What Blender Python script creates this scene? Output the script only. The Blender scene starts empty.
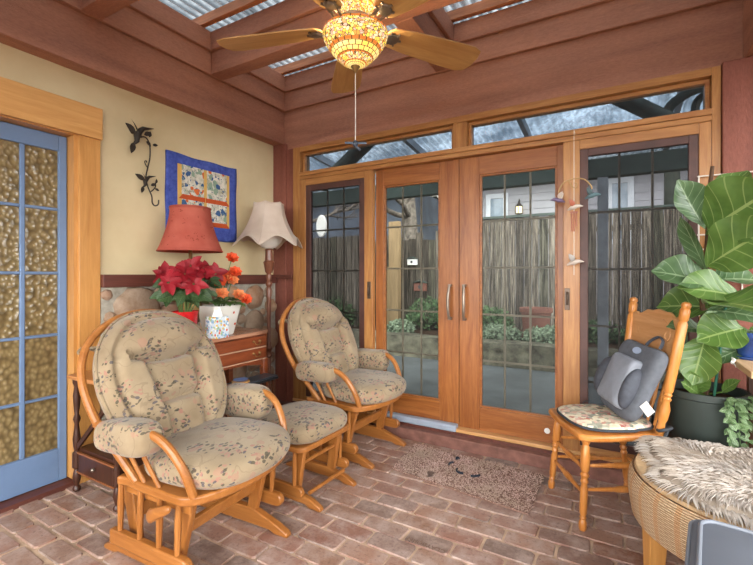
import bpy, bmesh, math, random
from mathutils import Vector, Matrix, Euler, noise
R = math.radians
sin, cos, pi = math.sin, math.cos, math.pi
rnd = random.Random(7)
sc = bpy.context.scene
COL = sc.collection

# ------------------------------------------------------------------ mesh helpers
class MB:
    def __init__(self): self.bm = bmesh.new(); self.M = Matrix.Identity(4); self.mi = 0
    def v(self, p): return self.bm.verts.new(self.M @ Vector(p))
    def f(self, vs):
        try:
            fc = self.bm.faces.new(vs); fc.material_index = self.mi; return fc
        except ValueError: return None
    def box(self, x0, x1, y0, y1, z0, z1):
        p = [self.v(q) for q in ((x0,y0,z0),(x1,y0,z0),(x1,y1,z0),(x0,y1,z0),(x0,y0,z1),(x1,y0,z1),(x1,y1,z1),(x0,y1,z1))]
        for q in ((0,3,2,1),(4,5,6,7),(0,1,5,4),(1,2,6,5),(2,3,7,6),(3,0,4,7)): self.f([p[i] for i in q])
        return self
    def cbox(self, c, s, e=(0,0,0)):
        old = self.M; self.M = old @ Matrix.Translation(c) @ Euler(e).to_matrix().to_4x4()
        self.box(-s[0]/2, s[0]/2, -s[1]/2, s[1]/2, -s[2]/2, s[2]/2); self.M = old; return self
    def loft(self, loops, closed=True, cap=True):
        L = [[self.v(p) for p in lp] for lp in loops]
        n = len(L[0])
        for a, b in zip(L, L[1:]):
            for i in range(n if closed else n-1):
                j = (i+1) % n
                self.f([a[i], a[j], b[j], b[i]])
        if cap and closed: self.f(L[0][::-1]); self.f(L[-1])
        return L
    def tube(self, path, r, seg=10, closed=False, flat=1.0):
        P = [Vector(p) for p in path]; n = len(P)
        rr = r if isinstance(r, (list, tuple)) else [r]*n
        T = []
        for i in range(n):
            if closed: t = P[(i+1) % n]-P[i-1]
            else: t = P[min(i+1, n-1)]-P[max(i-1, 0)]
            T.append(t.normalized() if t.length > 1e-9 else Vector((0,0,1)))
        up = Vector((0,0,1)) if abs(T[0].z) < .9 else Vector((1,0,0))
        u = (up-T[0]*up.dot(T[0])).normalized(); loops = []
        for i in range(n):
            u = (u-T[i]*u.dot(T[i])).normalized(); w = T[i].cross(u)
            loops.append([P[i]+u*(cos(2*pi*k/seg)*rr[i])+w*(sin(2*pi*k/seg)*rr[i]*flat) for k in range(seg)])
        if closed: loops.append(loops[0])
        self.loft(loops, True, not closed)
        if closed: bmesh.ops.remove_doubles(self.bm, verts=self.bm.verts[:], dist=1e-6)
        return self
    def lathe(self, prof, seg=24, a=None, b=None):
        old = self.M
        if a is not None:
            a, b = Vector(a), Vector(b); d = b-a; L = d.length
            q = Vector((0,0,1)).rotation_difference(d.normalized()).to_matrix().to_4x4()
            self.M = old @ Matrix.Translation(a) @ q; prof = [(r, z*L) for r, z in prof]
        self.loft([[(r*cos(2*pi*k/seg), r*sin(2*pi*k/seg), z) for k in range(seg)] for r, z in prof])
        self.M = old; return self
    def prism(self, outline, d0, d1):
        self.loft([[(x, y, d0) for x, y in outline], [(x, y, d1) for x, y in outline]]); return self
    def sph(self, c, r, seg=14, rings=8):
        if not isinstance(r, (list, tuple)): r = (r, r, r)
        lp = []
        for i in range(rings+1):
            th = pi*i/rings; s_ = max(sin(th), .02)
            lp.append([(c[0]+r[0]*s_*cos(2*pi*k/seg), c[1]+r[1]*s_*sin(2*pi*k/seg), c[2]-r[2]*cos(th)) for k in range(seg)])
        self.loft(lp); return self
    def grid(self, fn, nu, nv, uv=True):
        V = [[self.v(fn(i/nu, j/nv)) for j in range(nv+1)] for i in range(nu+1)]
        uvl = self.bm.loops.layers.uv.verify() if uv else None
        for i in range(nu):
            for j in range(nv):
                fc = self.f([V[i][j], V[i+1][j], V[i+1][j+1], V[i][j+1]])
                if fc and uv:
                    for lp, (a, b) in zip(fc.loops, ((i,j),(i+1,j),(i+1,j+1),(i,j+1))): lp[uvl].uv = (a/nu, b/nv)
        return self
    def build(self, name, mats, parent=None, smooth=35, bevel=0, sub=0, solid=0, keep=False):
        bm = self.bm
        if not keep: bmesh.ops.recalc_face_normals(bm, faces=bm.faces[:])
        me = bpy.data.meshes.new(name); bm.to_mesh(me); bm.free()
        for m in (mats if isinstance(mats, (list, tuple)) else [mats]): me.materials.append(m)
        if smooth:
            me.shade_smooth(); me.set_sharp_from_angle(angle=R(smooth))
        o = bpy.data.objects.new(name, me); COL.objects.link(o)
        if parent: o.parent = parent
        if solid: md = o.modifiers.new('s', 'SOLIDIFY'); md.thickness = solid; md.offset = 0
        if bevel:
            md = o.modifiers.new('b', 'BEVEL'); md.width = bevel; md.segments = 2; md.limit_method = 'ANGLE'; md.angle_limit = R(40)
        if sub: md = o.modifiers.new('u', 'SUBSURF'); md.levels = sub; md.render_levels = sub
        return o

def tag(o, label, cat, group=None, kind=None):
    o['label'] = label; o['category'] = cat
    if group: o['group'] = group
    if kind: o['kind'] = kind
    return o
def struct(o, label=None):
    o['kind'] = 'structure'
    if label: o['label'] = label
    return o
def empty(name, loc=(0,0,0), rz=0):
    o = bpy.data.objects.new(name, None); COL.objects.link(o); o.empty_display_size = .1
    o.location = loc; o.rotation_euler = (0, 0, rz); return o
def spline(pts, n=8, closed=False):
    P = [Vector(p) for p in pts]; out = []; m = len(P)
    for i in range(m if closed else m-1):
        if closed: a, b, c, d = P[i-1], P[i], P[(i+1) % m], P[(i+2) % m]
        else: a, b, c, d = P[max(i-1,0)], P[i], P[i+1], P[min(i+2, m-1)]
        for k in range(n):
            t = k/n
            out.append(.5*((2*b)+(c-a)*t+(2*a-5*b+4*c-d)*t*t+(3*b-a-3*c+d)*t**3))
    if not closed: out.append(P[-1])
    return out
def rrect(hx, hy, r, n=6):
    o = []
    for cx, cy, a0 in ((hx-r, hy-r, 0), (-hx+r, hy-r, 90), (-hx+r, -hy+r, 180), (hx-r, -hy+r, 270)):
        for k in range(n+1):
            a = R(a0+90*k/n); o.append((cx+r*cos(a), cy+r*sin(a)))
    return o

# ------------------------------------------------------------------ materials
def lin(c):
    if isinstance(c, str):
        c = c.lstrip('#'); c = [int(c[i:i+2], 16)/255 for i in (0, 2, 4)]
    return tuple((x/12.92 if x <= .04045 else ((x+.055)/1.055)**2.4) for x in c)+(1,)
class NT:
    def __init__(self, name):
        self.m = bpy.data.materials.new(name); self.m.use_nodes = True
        self.t = self.m.node_tree; self.b = self.t.nodes['Principled BSDF']; self.out = self.t.nodes['Material Output']
    def n(self, typ, ins=None, **props):
        nd = self.t.nodes.new('ShaderNode'+typ)
        for k, v in props.items(): setattr(nd, k, v)
        for k, v in (ins or {}).items(): self.set(nd.inputs[k], v)
        return nd
    def set(self, sock, v):
        if hasattr(v, 'is_output') and v.is_output: self.t.links.new(v, sock)
        elif hasattr(v, 'outputs'): self.t.links.new(v.outputs[0], sock)
        else: sock.default_value = v
    def coord(self, kind='Object', scale=(1,1,1), rot=(0,0,0)):
        tc = self.n('TexCoord'); mp = self.n('Mapping', {'Vector': tc.outputs[kind], 'Scale': scale, 'Rotation': rot}); return mp.outputs[0]
    def noise(self, vec, scale, detail=4, rough=.55, dist=0):
        return self.n('TexNoise', {'Vector': vec, 'Scale': scale, 'Detail': detail, 'Roughness': rough, 'Distortion': dist}).outputs[0]
    def ramp(self, fac, stops, interp='LINEAR'):
        r = self.n('ValToRGB', {'Fac': fac}); cr = r.color_ramp; cr.interpolation = interp
        while len(cr.elements) < len(stops): cr.elements.new(.5)
        for e, (p, c) in zip(cr.elements, stops): e.position = p; e.color = c if len(c) == 4 else tuple(c)+(1,)
        return r.outputs[0]
    def mix(self, fac, a, b, blend='MIX'):
        m = self.n('Mix', data_type='RGBA', blend_type=blend)
        self.set(m.inputs[0], fac); self.set(m.inputs[6], a); self.set(m.inputs[7], b); return m.outputs[2]
    def math(self, op, a, b=0, c=0):
        m = self.n('Math', operation=op); self.set(m.inputs[0], a); self.set(m.inputs[1], b); self.set(m.inputs[2], c); return m.outputs[0]
    def bump(self, h, strength=.3, dist=.01, nrm=None):
        b = self.n('Bump', {'Height': h, 'Strength': strength, 'Distance': dist})
        if nrm: self.set(b.inputs['Normal'], nrm)
        self.set(self.b.inputs['Normal'], b.outputs[0]); return b.outputs[0]
    def base(self, c, rough=.5, spec=.5, metal=0):
        self.set(self.b.inputs['Base Color'], c); self.set(self.b.inputs['Roughness'], rough)
        self.b.inputs['Specular IOR Level'].default_value = spec; self.b.inputs['Metallic'].default_value = metal; return self

def plain(name, c, rough=.5, spec=.5, metal=0, var=.12, scale=9, bump=.05):
    k = NT(name); vec = k.coord(); c = lin(c); nz = k.noise(vec, scale, 5)
    d = tuple(x*(1-var*1.4) for x in c[:3])+(1,); l = tuple(min(1, x*(1+var)) for x in c[:3])+(1,)
    k.base(k.ramp(nz, [(.3, d), (.7, l)]), rough, spec, metal)
    if bump: k.bump(k.noise(vec, scale*8, 4), bump, .004)
    return k.m
def wood(name, dark, light, axis='x', rough=.35, grain=1.0, bump=.08, spec=.5):
    k = NT(name); s = {'x': (1.2, 14, 14), 'y': (14, 1.2, 14), 'z': (14, 14, 1.2)}[axis]
    vec = k.coord('Object', tuple(q*grain for q in s))
    a = k.noise(vec, 1.6, 5, .6, .8); b = k.noise(vec, 7, 6, .7)
    f = k.math('ADD', k.math('MULTIPLY', a, .65), k.math('MULTIPLY', b, .35))
    dk, lt = lin(dark), lin(light)
    k.base(k.ramp(f, [(.32, dk), (.52, tuple((p+q)/2 for p, q in zip(dk, lt))), (.68, lt)]), rough, spec)
    k.bump(b, bump, .004); return k.m
def sawn(name, dark, light, axis):
    k = NT(name); s = {'x': (1, 9, 9), 'y': (9, 1, 9), 'z': (9, 9, 1)}[axis]
    vec = k.coord('Object', s); a = k.noise(vec, 1.2, 4, .5, .5)
    v2 = k.coord('Object', tuple(q**.55 for q in s)); b = k.noise(v2, 34, 5, .75)
    f = k.math('ADD', k.math('MULTIPLY', a, .5), k.math('MULTIPLY', b, .5))
    k.base(k.ramp(f, [(.3, lin(dark)), (.7, lin(light))]), .62, .35)
    k.bump(b, .8, .006); return k.m

M = {}
M['beam_x'] = sawn('beam_red_x', '#845848', '#b98269', 'x')
M['beam_y'] = sawn('beam_red_y', '#845848', '#b98269', 'y')
M['beam_z'] = sawn('beam_red_z', '#6a392e', '#935848', 'z')
M['purlin'] = wood('purlin_cedar', '#8a5233', '#bd7d55', 'x', .6)
M['fir_x'] = wood('door_fir_x', '#8a5429', '#bb884f', 'x')
M['fir_z'] = wood('door_fir_z', '#8a5429', '#bb884f', 'z')
M['firdk_x'] = wood('door_mahogany_x', '#743b12', '#a96c38', 'x')
M['firdk_z'] = wood('door_mahogany_z', '#743b12', '#a96c38', 'z')
M['sill_pale'] = wood('sill_pale_wood', '#b98750', '#d9aa74', 'x')
M['case_y'] = wood('door_case_y', '#c58d4e', '#deab6b', 'y')
M['case_z'] = wood('door_case_z', '#b27a3c', '#d49c59', 'z')
M['sash'] = plain('sash_brown', '#4e2f27', .5, var=.2)
M['glider'] = wood('glider_maple', '#844e1f', '#aa6f38', 'x', .3)
M['glider_z'] = wood('glider_maple_z', '#844e1f', '#aa6f38', 'z', .3)
M['oak'] = wood('chair_oak', '#a9662a', '#d28f4a', 'z', .32)
M['oak_pale'] = wood('chair_crest_oak', '#a9743f', '#c9986a', 'y', .4)
M['oak_x'] = wood('chair_oak_x', '#a35f26', '#cf8b48', 'y', .32)
M['cherry'] = wood('chest_cherry', '#6d331c', '#96502f', 'y', .3)
M['cherry_top'] = wood('chest_top', '#96654c', '#bd8b6e', 'y', .22)
M['walnut'] = wood('dark_walnut', '#301a12', '#54301f', 'z', .35)
M['lamp_wood'] = wood('lamp_pole_wood', '#5a3325', '#8a5840', 'z', .3)
M['shelf_wood'] = wood('shelf_wood', '#a5835f', '#cbab84', 'y', .6)
M['trim_dark'] = wood('trim_dark_red', '#4a251d', '#6e3b2e', 'y', .5)
M['fanblade'] = wood('fan_blade_oak', '#b5844a', '#d6ab6c', 'x', .4, .8)

def m_plaster():
    k = NT('plaster'); vec = k.coord(); a = k.noise(vec, 1.3, 5, .6); b = k.noise(vec, 24, 4)
    c = k.ramp(a, [(.3, lin('#c2ae86')), (.7, lin('#d8c8a2'))])
    k.base(c, .8, .2); k.bump(b, .08, .004); return k.m
M['plaster'] = m_plaster()
def m_brick():
    k = NT('floor_brick'); g = k.n('NewGeometry'); vec = k.coord()
    base = k.ramp(g.outputs['Random Per Island'], [(0, lin('#82594a')), (.2, lin('#9a7667')), (.4, lin('#8a695c')), (.55, lin('#75645b')), (.7, lin('#a37e6c')), (.85, lin('#8f6e5c')), (1, lin('#85573f'))])
    a = k.noise(vec, 9, 6, .7); b = k.noise(vec, 60, 4, .6)
    c = k.mix(k.ramp(a, [(.42, (0,0,0)), (.7, (1,1,1))]), base, lin('#b39e93'))
    c = k.mix(k.ramp(b, [(.3, (.55,.55,.55)), (.45, (0,0,0))]), c, lin('#5d453b'))
    k.base(c, k.ramp(a, [(.3, (.42,)*3), (.7, (.65,)*3)]), .4)
    k.bump(k.math('ADD', k.math('MULTIPLY', a, .6), k.math('MULTIPLY', b, .4)), .5, .006); return k.m
M['brick'] = m_brick()
M['mortar'] = plain('mortar', '#bfa48c', .9, .2, var=.2, scale=14, bump=.4)
def m_stone():
    k = NT('field_stone'); g = k.n('NewGeometry'); vec = k.coord()
    base = k.ramp(g.outputs['Random Per Island'], [(0, lin('#7d5c49')), (.3, lin('#a07c5e')), (.5, lin('#8c7560')), (.75, lin('#a98361')), (1, lin('#73604f'))])
    a = k.noise(vec, 14, 6, .65)
    k.base(k.mix(k.ramp(a, [(.35, (0,0,0)), (.75, (.7,.7,.7))]), base, lin('#b19f8c')), .75, .3); k.bump(a, .4, .01); return k.m
M['stone'] = m_stone()
M['stone_mortar'] = plain('stone_mortar', '#a49e90', .9, .2, var=.2, scale=20, bump=.5)
M['bluepaint'] = plain('door_blue_paint', '#6a82a4', .45, .4, var=.05)
def m_amber():
    k = NT('amber_textured_glass'); vec = k.coord('Object', (1, 1, .8))
    d = k.noise(vec, 6, 2); vv = k.n('VectorMath', {0: vec, 1: (0,0,0)}, operation='ADD')
    k.set(vv.inputs[1], k.n('TexNoise', {'Vector': vec, 'Scale': 9, 'Detail': 2}).outputs[1])
    vo = k.n('TexVoronoi', {'Vector': vec, 'Scale': 46}, feature='SMOOTH_F1'); vo.inputs['Smoothness'].default_value = .6
    h = vo.outputs[0]
    c = k.ramp(h, [(.1, lin('#94815a')), (.45, lin('#7d6b48')), (.8, lin('#5d4e33'))])
    k.base(c, .12, .6); k.bump(h, .6, .010); return k.m
M['amber'] = m_amber()

def glass(name, tint=(1,1,1), gloss=1.0, dirt=0.0, rough=0.0, dcol='#9aa0a5'):
    k = NT(name); k.t.nodes.remove(k.b)
    tr = k.n('BsdfTransparent', {'Color': tuple(tint)+(1,)}); gl = k.n('BsdfGlossy', {'Roughness': rough})
    fr = k.n('Fresnel', {'IOR': 1.5}); mx = k.n('MixShader', {0: k.math('MULTIPLY', fr.outputs[0], gloss), 1: tr.outputs[0], 2: gl.outputs[0]})
    last = mx
    if dirt:
        df = k.n('BsdfDiffuse', {'Color': lin(dcol)})
        last = k.n('MixShader', {0: dirt, 1: mx.outputs[0], 2: df.outputs[0]})
    k.t.links.new(last.outputs[0], k.out.inputs[0]); return k.m
M['glass'] = glass('window_glass', (.80,.82,.81), .2, 0, .36)
M['screen'] = glass('screened_glass', (.60,.61,.62), .15, .05, .45, '#4a4640')
M['transom'] = glass('transom_glass', (.72,.77,.82), .3, .03, .28)
def m_poly():
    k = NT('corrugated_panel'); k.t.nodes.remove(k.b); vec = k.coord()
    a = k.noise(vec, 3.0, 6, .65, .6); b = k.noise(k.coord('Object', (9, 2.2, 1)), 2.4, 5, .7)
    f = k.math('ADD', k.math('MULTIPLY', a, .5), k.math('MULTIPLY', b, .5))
    col = k.ramp(f, [(.34, lin('#33383c')), (.5, lin('#71787e')), (.66, lin('#aab1b5'))])  # dark streaks put debris and its shadows into the panel colour
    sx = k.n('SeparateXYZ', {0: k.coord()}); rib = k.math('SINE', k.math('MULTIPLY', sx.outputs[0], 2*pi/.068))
    col = k.mix(k.ramp(k.math('ADD', k.math('MULTIPLY', rib, -.5), .5), [(.35, (0,0,0)), (.75, (.75,.75,.75))]), col, lin('#3a4045'))  # rib stripes put into the colour: dirt in valleys plus refracted shade
    tr = k.n('BsdfTransparent', {'Color': col}); tl = k.n('BsdfTranslucent', {'Color': col}); gl = k.n('BsdfGlossy', {'Roughness': .12})
    m1 = k.n('MixShader', {0: .45, 1: tr.outputs[0], 2: tl.outputs[0]})
    fr = k.n('Fresnel', {'IOR': 1.45}); m2 = k.n('MixShader', {0: k.math('MULTIPLY', fr.outputs[0], .25), 1: m1.outputs[0], 2: gl.outputs[0]})
    k.t.links.new(m2.outputs[0], k.out.inputs[0]); return k.m
M['poly'] = m_poly()

def m_floral(name='floral_chintz', s=1.0, bg=('#7f6d55', '#9b8a70')):
    k = NT(name); vec = k.coord('Object', (s, s, s))
    warp = k.n('TexNoise', {'Vector': vec, 'Scale': 18, 'Detail': 2}).outputs[1]
    vw = k.n('VectorMath', operation='MULTIPLY_ADD'); k.set(vw.inputs[0], warp); vw.inputs[1].default_value = (.035,)*3; k.set(vw.inputs[2], vec)
    vw = vw.outputs[0]
    c = k.ramp(k.noise(vec, 5, 4), [(.3, lin(bg[0])), (.7, lin(bg[1]))])
    # thin wandering stems
    st = k.noise(vw, 9, 1.5); lines = k.math('LESS_THAN', k.math('ABSOLUTE', k.math('SUBTRACT', st, .5)), .008)
    c = k.mix(k.math('MULTIPLY', lines, .35), c, lin('#6d5b48'))
    # sprays: clusters of small pointed leaves inside larger cells
    big = k.n('TexVoronoi', {'Vector': vw, 'Scale': 9}); inb = k.math('LESS_THAN', big.outputs[0], .52)
    for rx, ry, sc_l, seed in ((38, 20, 50, 0.0), (-50, -25, 46, 3.7)):
        mp = k.n('Mapping', {'Vector': vw, 'Rotation': (R(rx), R(ry), R(rx)), 'Location': (seed, seed, seed), 'Scale': (1.4, .8, 1.4)})
        sm = k.n('TexVoronoi', {'Vector': mp.outputs[0], 'Scale': sc_l}); sep = k.n('SeparateColor', {0: sm.outputs[1]})
        m = k.math('MULTIPLY', k.math('MULTIPLY', k.math('LESS_THAN', sm.outputs[0], .43), inb), k.math('GREATER_THAN', sep.outputs[0], .42))
        lc = k.ramp(sep.outputs[1], [(0, lin('#3f3b30')), (.4, lin('#534c39')), (.41, lin('#46434a')), (.62, lin('#584c40')), (.71, lin('#94695c')), (1, lin('#855a50'))], 'CONSTANT')
        c = k.mix(k.math('MULTIPLY', m, .8), c, lc)
    # scattered rosy buds
    bd = k.n('TexVoronoi', {'Vector': vw, 'Scale': 19}); sb = k.n('SeparateColor', {0: bd.outputs[1]})
    bm_ = k.math('MULTIPLY', k.math('LESS_THAN', bd.outputs[0], .34), k.math('GREATER_THAN', sb.outputs[0], .72))
    c = k.mix(k.math('MULTIPLY', bm_, .45), c, lin('#96695a'))
    k.base(c, .9, .15); w = k.noise(vec, 260, 2); k.bump(k.math('ADD', k.math('MULTIPLY', w, .25), k.noise(vec, 14, 3)), .35, .01)
    k.b.inputs['Sheen Weight'].default_value = .2; return k.m
M['floral'] = m_floral()
def m_pad():
    k = NT('tapestry_pad'); vec = k.coord(); w = k.n('TexNoise', {'Vector': vec, 'Scale': 30, 'Detail': 2}).outputs[1]
    vw = k.n('VectorMath', operation='MULTIPLY_ADD'); k.set(vw.inputs[0], w); vw.inputs[1].default_value = (.03,)*3; k.set(vw.inputs[2], vec)
    vo = k.n('TexVoronoi', {'Vector': vw.outputs[0], 'Scale': 46}); sp = k.n('SeparateColor', {0: vo.outputs[1]})
    c = k.ramp(sp.outputs[0], [(0, lin('#d6c9ac')), (.25, lin('#8c8f84')), (.42, lin('#c99a90')), (.58, lin('#e0d5bd')), (.75, lin('#6f7468')), (.85, lin('#b0695f')), (1, lin('#cfc2a4'))], 'CONSTANT')
    c = k.mix(k.ramp(k.noise(vec, 12, 3), [(.4, (0,0,0)), (.6, (.5,.5,.5))]), c, lin('#c8bda3'))
    k.base(c, .9, .15); k.bump(vo.outputs[0], .4, .01); return k.m
M['tapestry'] = m_pad()
M['grey'] = plain('grey_fabric', '#5a5d64', .75, .3, var=.12, scale=40)
M['greylt'] = plain('grey_panel', '#7f838c', .6, .4, var=.06, scale=30)
M['greydk'] = plain('grey_roller', '#474a52', .7, .3, var=.15, scale=40)
M['black'] = plain('black_plastic', '#1c1d1f', .5)
M['pipe_dark'] = plain('piping_dark', '#31363c', .7)
M['white'] = plain('white_plastic', '#e4e2dd', .5, var=.04)
M['vinyl'] = plain('blue_grey_vinyl', '#686d77', .6, .35, var=.04, scale=6, bump=.04)
M['vinyl_pipe'] = plain('vinyl_piping', '#767b84', .5, .35, var=.04)
M['bronze'] = plain('aged_bronze', '#5c4d42', .35, .5, .7)
M['nickel'] = plain('brushed_nickel', '#8b8074', .32, .5, .85)
M['brass'] = plain('antique_brass', '#9a7a4e', .3, .5, .8)
M['iron'] = plain('dark_iron', '#3a332d', .5, .4, .5)
M['greystrip'] = plain('grey_weatherstrip', '#98a2b0', .5)
M['wirewhite'] = plain('pale_wire', '#cfc6bb', .5, .5, .3)
M['terra'] = plain('terracotta', '#6e4335', .8)
M['soil'] = plain('soil', '#3b2c22', .95, .1, var=.4, scale=30, bump=.6)
M['pot_dark'] = plain('dark_green_pot', '#2b332f', .5, .4, var=.1)
M['pot_red'] = plain('red_foil', '#c01b20', .25, .6, var=.2, scale=30, bump=.3)
M['ceramic'] = plain('white_ceramic', '#dcdad2', .25, .5, var=.03)
M['stem'] = plain('green_stem', '#58703a', .6)
M['bark_in'] = plain('fig_bark', '#5b4434', .8, .2, var=.3, scale=30, bump=.4)
M['greenstake'] = plain('green_stake', '#1e5a45', .5)
M['paper'] = plain('tissue_paper', '#eeeeec', .9, .1, var=.02)
M['cord'] = plain('pale_cord', '#d8d2c6', .7)
M['blackcord'] = plain('black_cord', '#25262a', .6)

def shade_mat(name, col, dark, spots=False, trans=.35):
    k = NT(name); vec = k.coord(); c = k.ramp(k.noise(vec, 7, 3), [(.3, lin(dark)), (.7, lin(col))])
    if spots:
        w = k.n('TexNoise', {'Vector': vec, 'Scale': 40, 'Detail': 2}).outputs[1]
        vw = k.n('VectorMath', operation='MULTIPLY_ADD'); k.set(vw.inputs[0], w); vw.inputs[1].default_value = (.03,)*3; k.set(vw.inputs[2], vec)
        vo = k.n('TexVoronoi', {'Vector': vw.outputs[0], 'Scale': 17}); sm = k.n('TexVoronoi', {'Vector': vw.outputs[0], 'Scale': 80})
        f = k.math('MULTIPLY', k.math('LESS_THAN', vo.outputs[0], .3), k.math('LESS_THAN', sm.outputs[0], .33))
        c = k.mix(k.math('MULTIPLY', f, .7), c, lin('#7a3a2c'))
    df = k.n('BsdfDiffuse', {'Color': c}); tl = k.n('BsdfTranslucent', {'Color': c})
    mx = k.n('MixShader', {0: trans, 1: df.outputs[0], 2: tl.outputs[0]}); k.t.nodes.remove(k.b); k.t.links.new(mx.outputs[0], k.out.inputs[0]); return k.m
M['redshade'] = shade_mat('red_lampshade', '#c9705f', '#b65a4c', True)
M['creamshade'] = shade_mat('cream_lampshade', '#e8d9ca', '#dac8b6', False)

def m_leaf(name, dark, light, vein, rough=.35, side=7.0, back=None):
    k = NT(name); tc = k.n('TexCoord'); s = k.n('SeparateXYZ', {0: tc.outputs['UV']})
    au = k.math('ABSOLUTE', k.math('SUBTRACT', s.outputs[0], .5))
    mid = k.math('LESS_THAN', au, .022)
    ph = k.math('FRACT', k.math('SUBTRACT', k.math('MULTIPLY', s.outputs[1], side), k.math('MULTIPLY', au, 3.2)))
    sv = k.math('LESS_THAN', k.math('ABSOLUTE', k.math('SUBTRACT', ph, .5)), .045)
    vm = k.math('MAXIMUM', mid, k.math('MULTIPLY', sv, .7))
    nz = k.noise(k.coord(), 9, 3)
    c = k.ramp(nz, [(.3, lin(dark)), (.7, lin(light))])
    if back:
        g = k.n('NewGeometry'); c = k.mix(g.outputs['Backfacing'], c, lin(back))
    c = k.mix(k.math('MULTIPLY', vm, .75), c, lin(vein))
    k.base(c, rough, .5); k.bump(k.math('SUBTRACT', 1, k.math('ABSOLUTE', k.math('SUBTRACT', ph, .5))), .25, .01)
    tl = k.n('BsdfTranslucent', {'Color': c}); mx = k.n('MixShader', {0: .25, 1: k.b.outputs[0], 2: tl.outputs[0]})
    k.t.links.new(mx.outputs[0], k.out.inputs[0]); return k.m
M['fig'] = m_leaf('fig_leaf', '#446128', '#607f3c', '#93a566', .35, 6.0, '#8ca080')
M['figdk'] = m_leaf('fig_leaf_dark', '#3f5a36', '#5c7750', '#94a884', .3, 6.0, '#7f9682')
M['bract'] = m_leaf('poinsettia_bract', '#7d0a17', '#a81b29', '#941823', .5, 7)
M['pgreen'] = m_leaf('poinsettia_leaf', '#2a4227', '#4c693c', '#71875a', .4, 7)
M['bgreen'] = m_leaf('begonia_leaf', '#45672f', '#6d8f48', '#8ba565', .4, 6)
M['petal'] = plain('orange_petal', '#d8532c', .6, .3, var=.25, scale=60)
M['petal2'] = plain('peach_petal', '#e08a55', .6, .3, var=.2, scale=60)
M['ivy'] = m_leaf('ivy_leaf', '#3f5a34', '#6f8c5c', '#b7c2a0', .4, 4)
# outdoors
M['patio'] = plain('patio_concrete', '#676a6b', .45, .4, var=.25, scale=2.5, bump=.2)
M['mossy'] = plain('mossy_concrete', '#666253', .9, .2, var=.5, scale=9, bump=.8)
def m_fence():
    k = NT('weathered_fence'); g = k.n('NewGeometry'); vec = k.coord('Object', (26, 26, .9)); v2 = k.coord('Object', (60, 60, 2.2))
    a = k.math('ADD', k.math('MULTIPLY', k.noise(vec, 1.6, 6, .7, .5), .6), k.math('MULTIPLY', k.noise(v2, 1.5, 4, .7), .4)); r = g.outputs['Random Per Island']
    c = k.ramp(a, [(.38, lin('#221f1c')), (.49, lin('#57524c')), (.6, lin('#a29b92'))])
    c = k.mix(1.0, c, k.ramp(r, [(0, lin('#8d8780')), (.35, lin('#e8e2d8')), (.6, lin('#a8a19a')), (.8, lin('#d2cdc2')), (1, lin('#8f9384'))]), 'MULTIPLY')
    k.base(c, .9, .15); k.bump(a, .5, .01); return k.m
M['fence'] = m_fence()
M['siding'] = plain('house_siding', '#8f8e92', .7, .3, var=.05, scale=3)
M['greenbeam'] = plain('dark_green_timber', '#36403a', .7, .3, var=.25, scale=8)
M['logdark'] = plain('dark_log', '#3b4038', .85, .2, var=.35, scale=12, bump=.4)
M['paletimber'] = plain('grey_timber', '#83868a', .8, .3, var=.2, scale=7)
M['bark'] = plain('tree_bark', '#6e665d', .95, .1, var=.5, scale=14, bump=.7)
M['birch'] = plain('birch_bark', '#aba79f', .9, .1, var=.5, scale=12, bump=.3)
M['foliage'] = plain('garden_foliage', '#435638', .8, .2, var=.6, scale=14, bump=0)
M['foliage2'] = plain('variegated_foliage', '#78856d', .8, .2, var=.7, scale=20, bump=0)
M['tan'] = wood('tan_board', '#6b5639', '#927a57', 'z', .8)

# ------------------------------------------------------------------ setting
RX = 1.5; RY0 = -1.9; WL = -2.70; BY = 2.86
# floor: courses of brick running along X, in one mesh over a mortar bed
mb = MB(); mb.box(WL, RX, RY0, 2.80, -.06, -.006)
mortar = mb.build('floor', M['mortar'], smooth=0); struct(mortar, 'brick floor bedded in pale mortar')
mb = MB(); PX, PY = .221, .107; row = 0; y = 2.775
def brick_top(mb, x0, x1, y0, y1):
    j = lambda s=.004: rnd.uniform(-s, s)
    a = rnd.uniform(-.010, .010); h = rnd.uniform(-.0015, .0025); tl = rnd.uniform(-.002, .002)
    c = .011; pts = []
    bx = [(x0+c, y0), (x1-c, y0), (x1, y0+c), (x1, y1-c), (x1-c, y1), (x0+c, y1), (x0, y1-c), (x0, y0+c)]
    cx, cy = (x0+x1)/2, (y0+y1)/2
    pts = [((p-cx)*cos(a)-(q-cy)*sin(a)+cx+j(.003), (p-cx)*sin(a)+(q-cy)*cos(a)+cy+j(.003)) for p, q in bx]
    ins = [(cx+(p-cx)*.965, cy+(q-cy)*.93) for p, q in pts]
    mb.loft([[(p, q, -.03) for p, q in pts], [(p, q, h-.005) for p, q in pts], [(p, q, h+tl*(1 if p > cx else -1)) for p, q in ins]])
while y > RY0:
    off = (.5*PX if row % 2 else 0)+rnd.uniform(-.03, .03)+.045
    x = WL-off
    while x < RX:
        # mortar joints open up towards the old door on the left
        g = .009+max(0, min(1, (-1.7-x)/.9))*.010
        y0, y1 = y-PY+g/2, y-g/2
        x0, x1 = max(WL+.001, x+g/2), min(RX, x+PX-g/2)
        if x1-x0 > .03: brick_top(mb, x0, x1, y0, y1)
        x += PX
    y -= PY; row += 1
br = mb.build('brick_paving', M['brick'], mortar, smooth=25)
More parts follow.
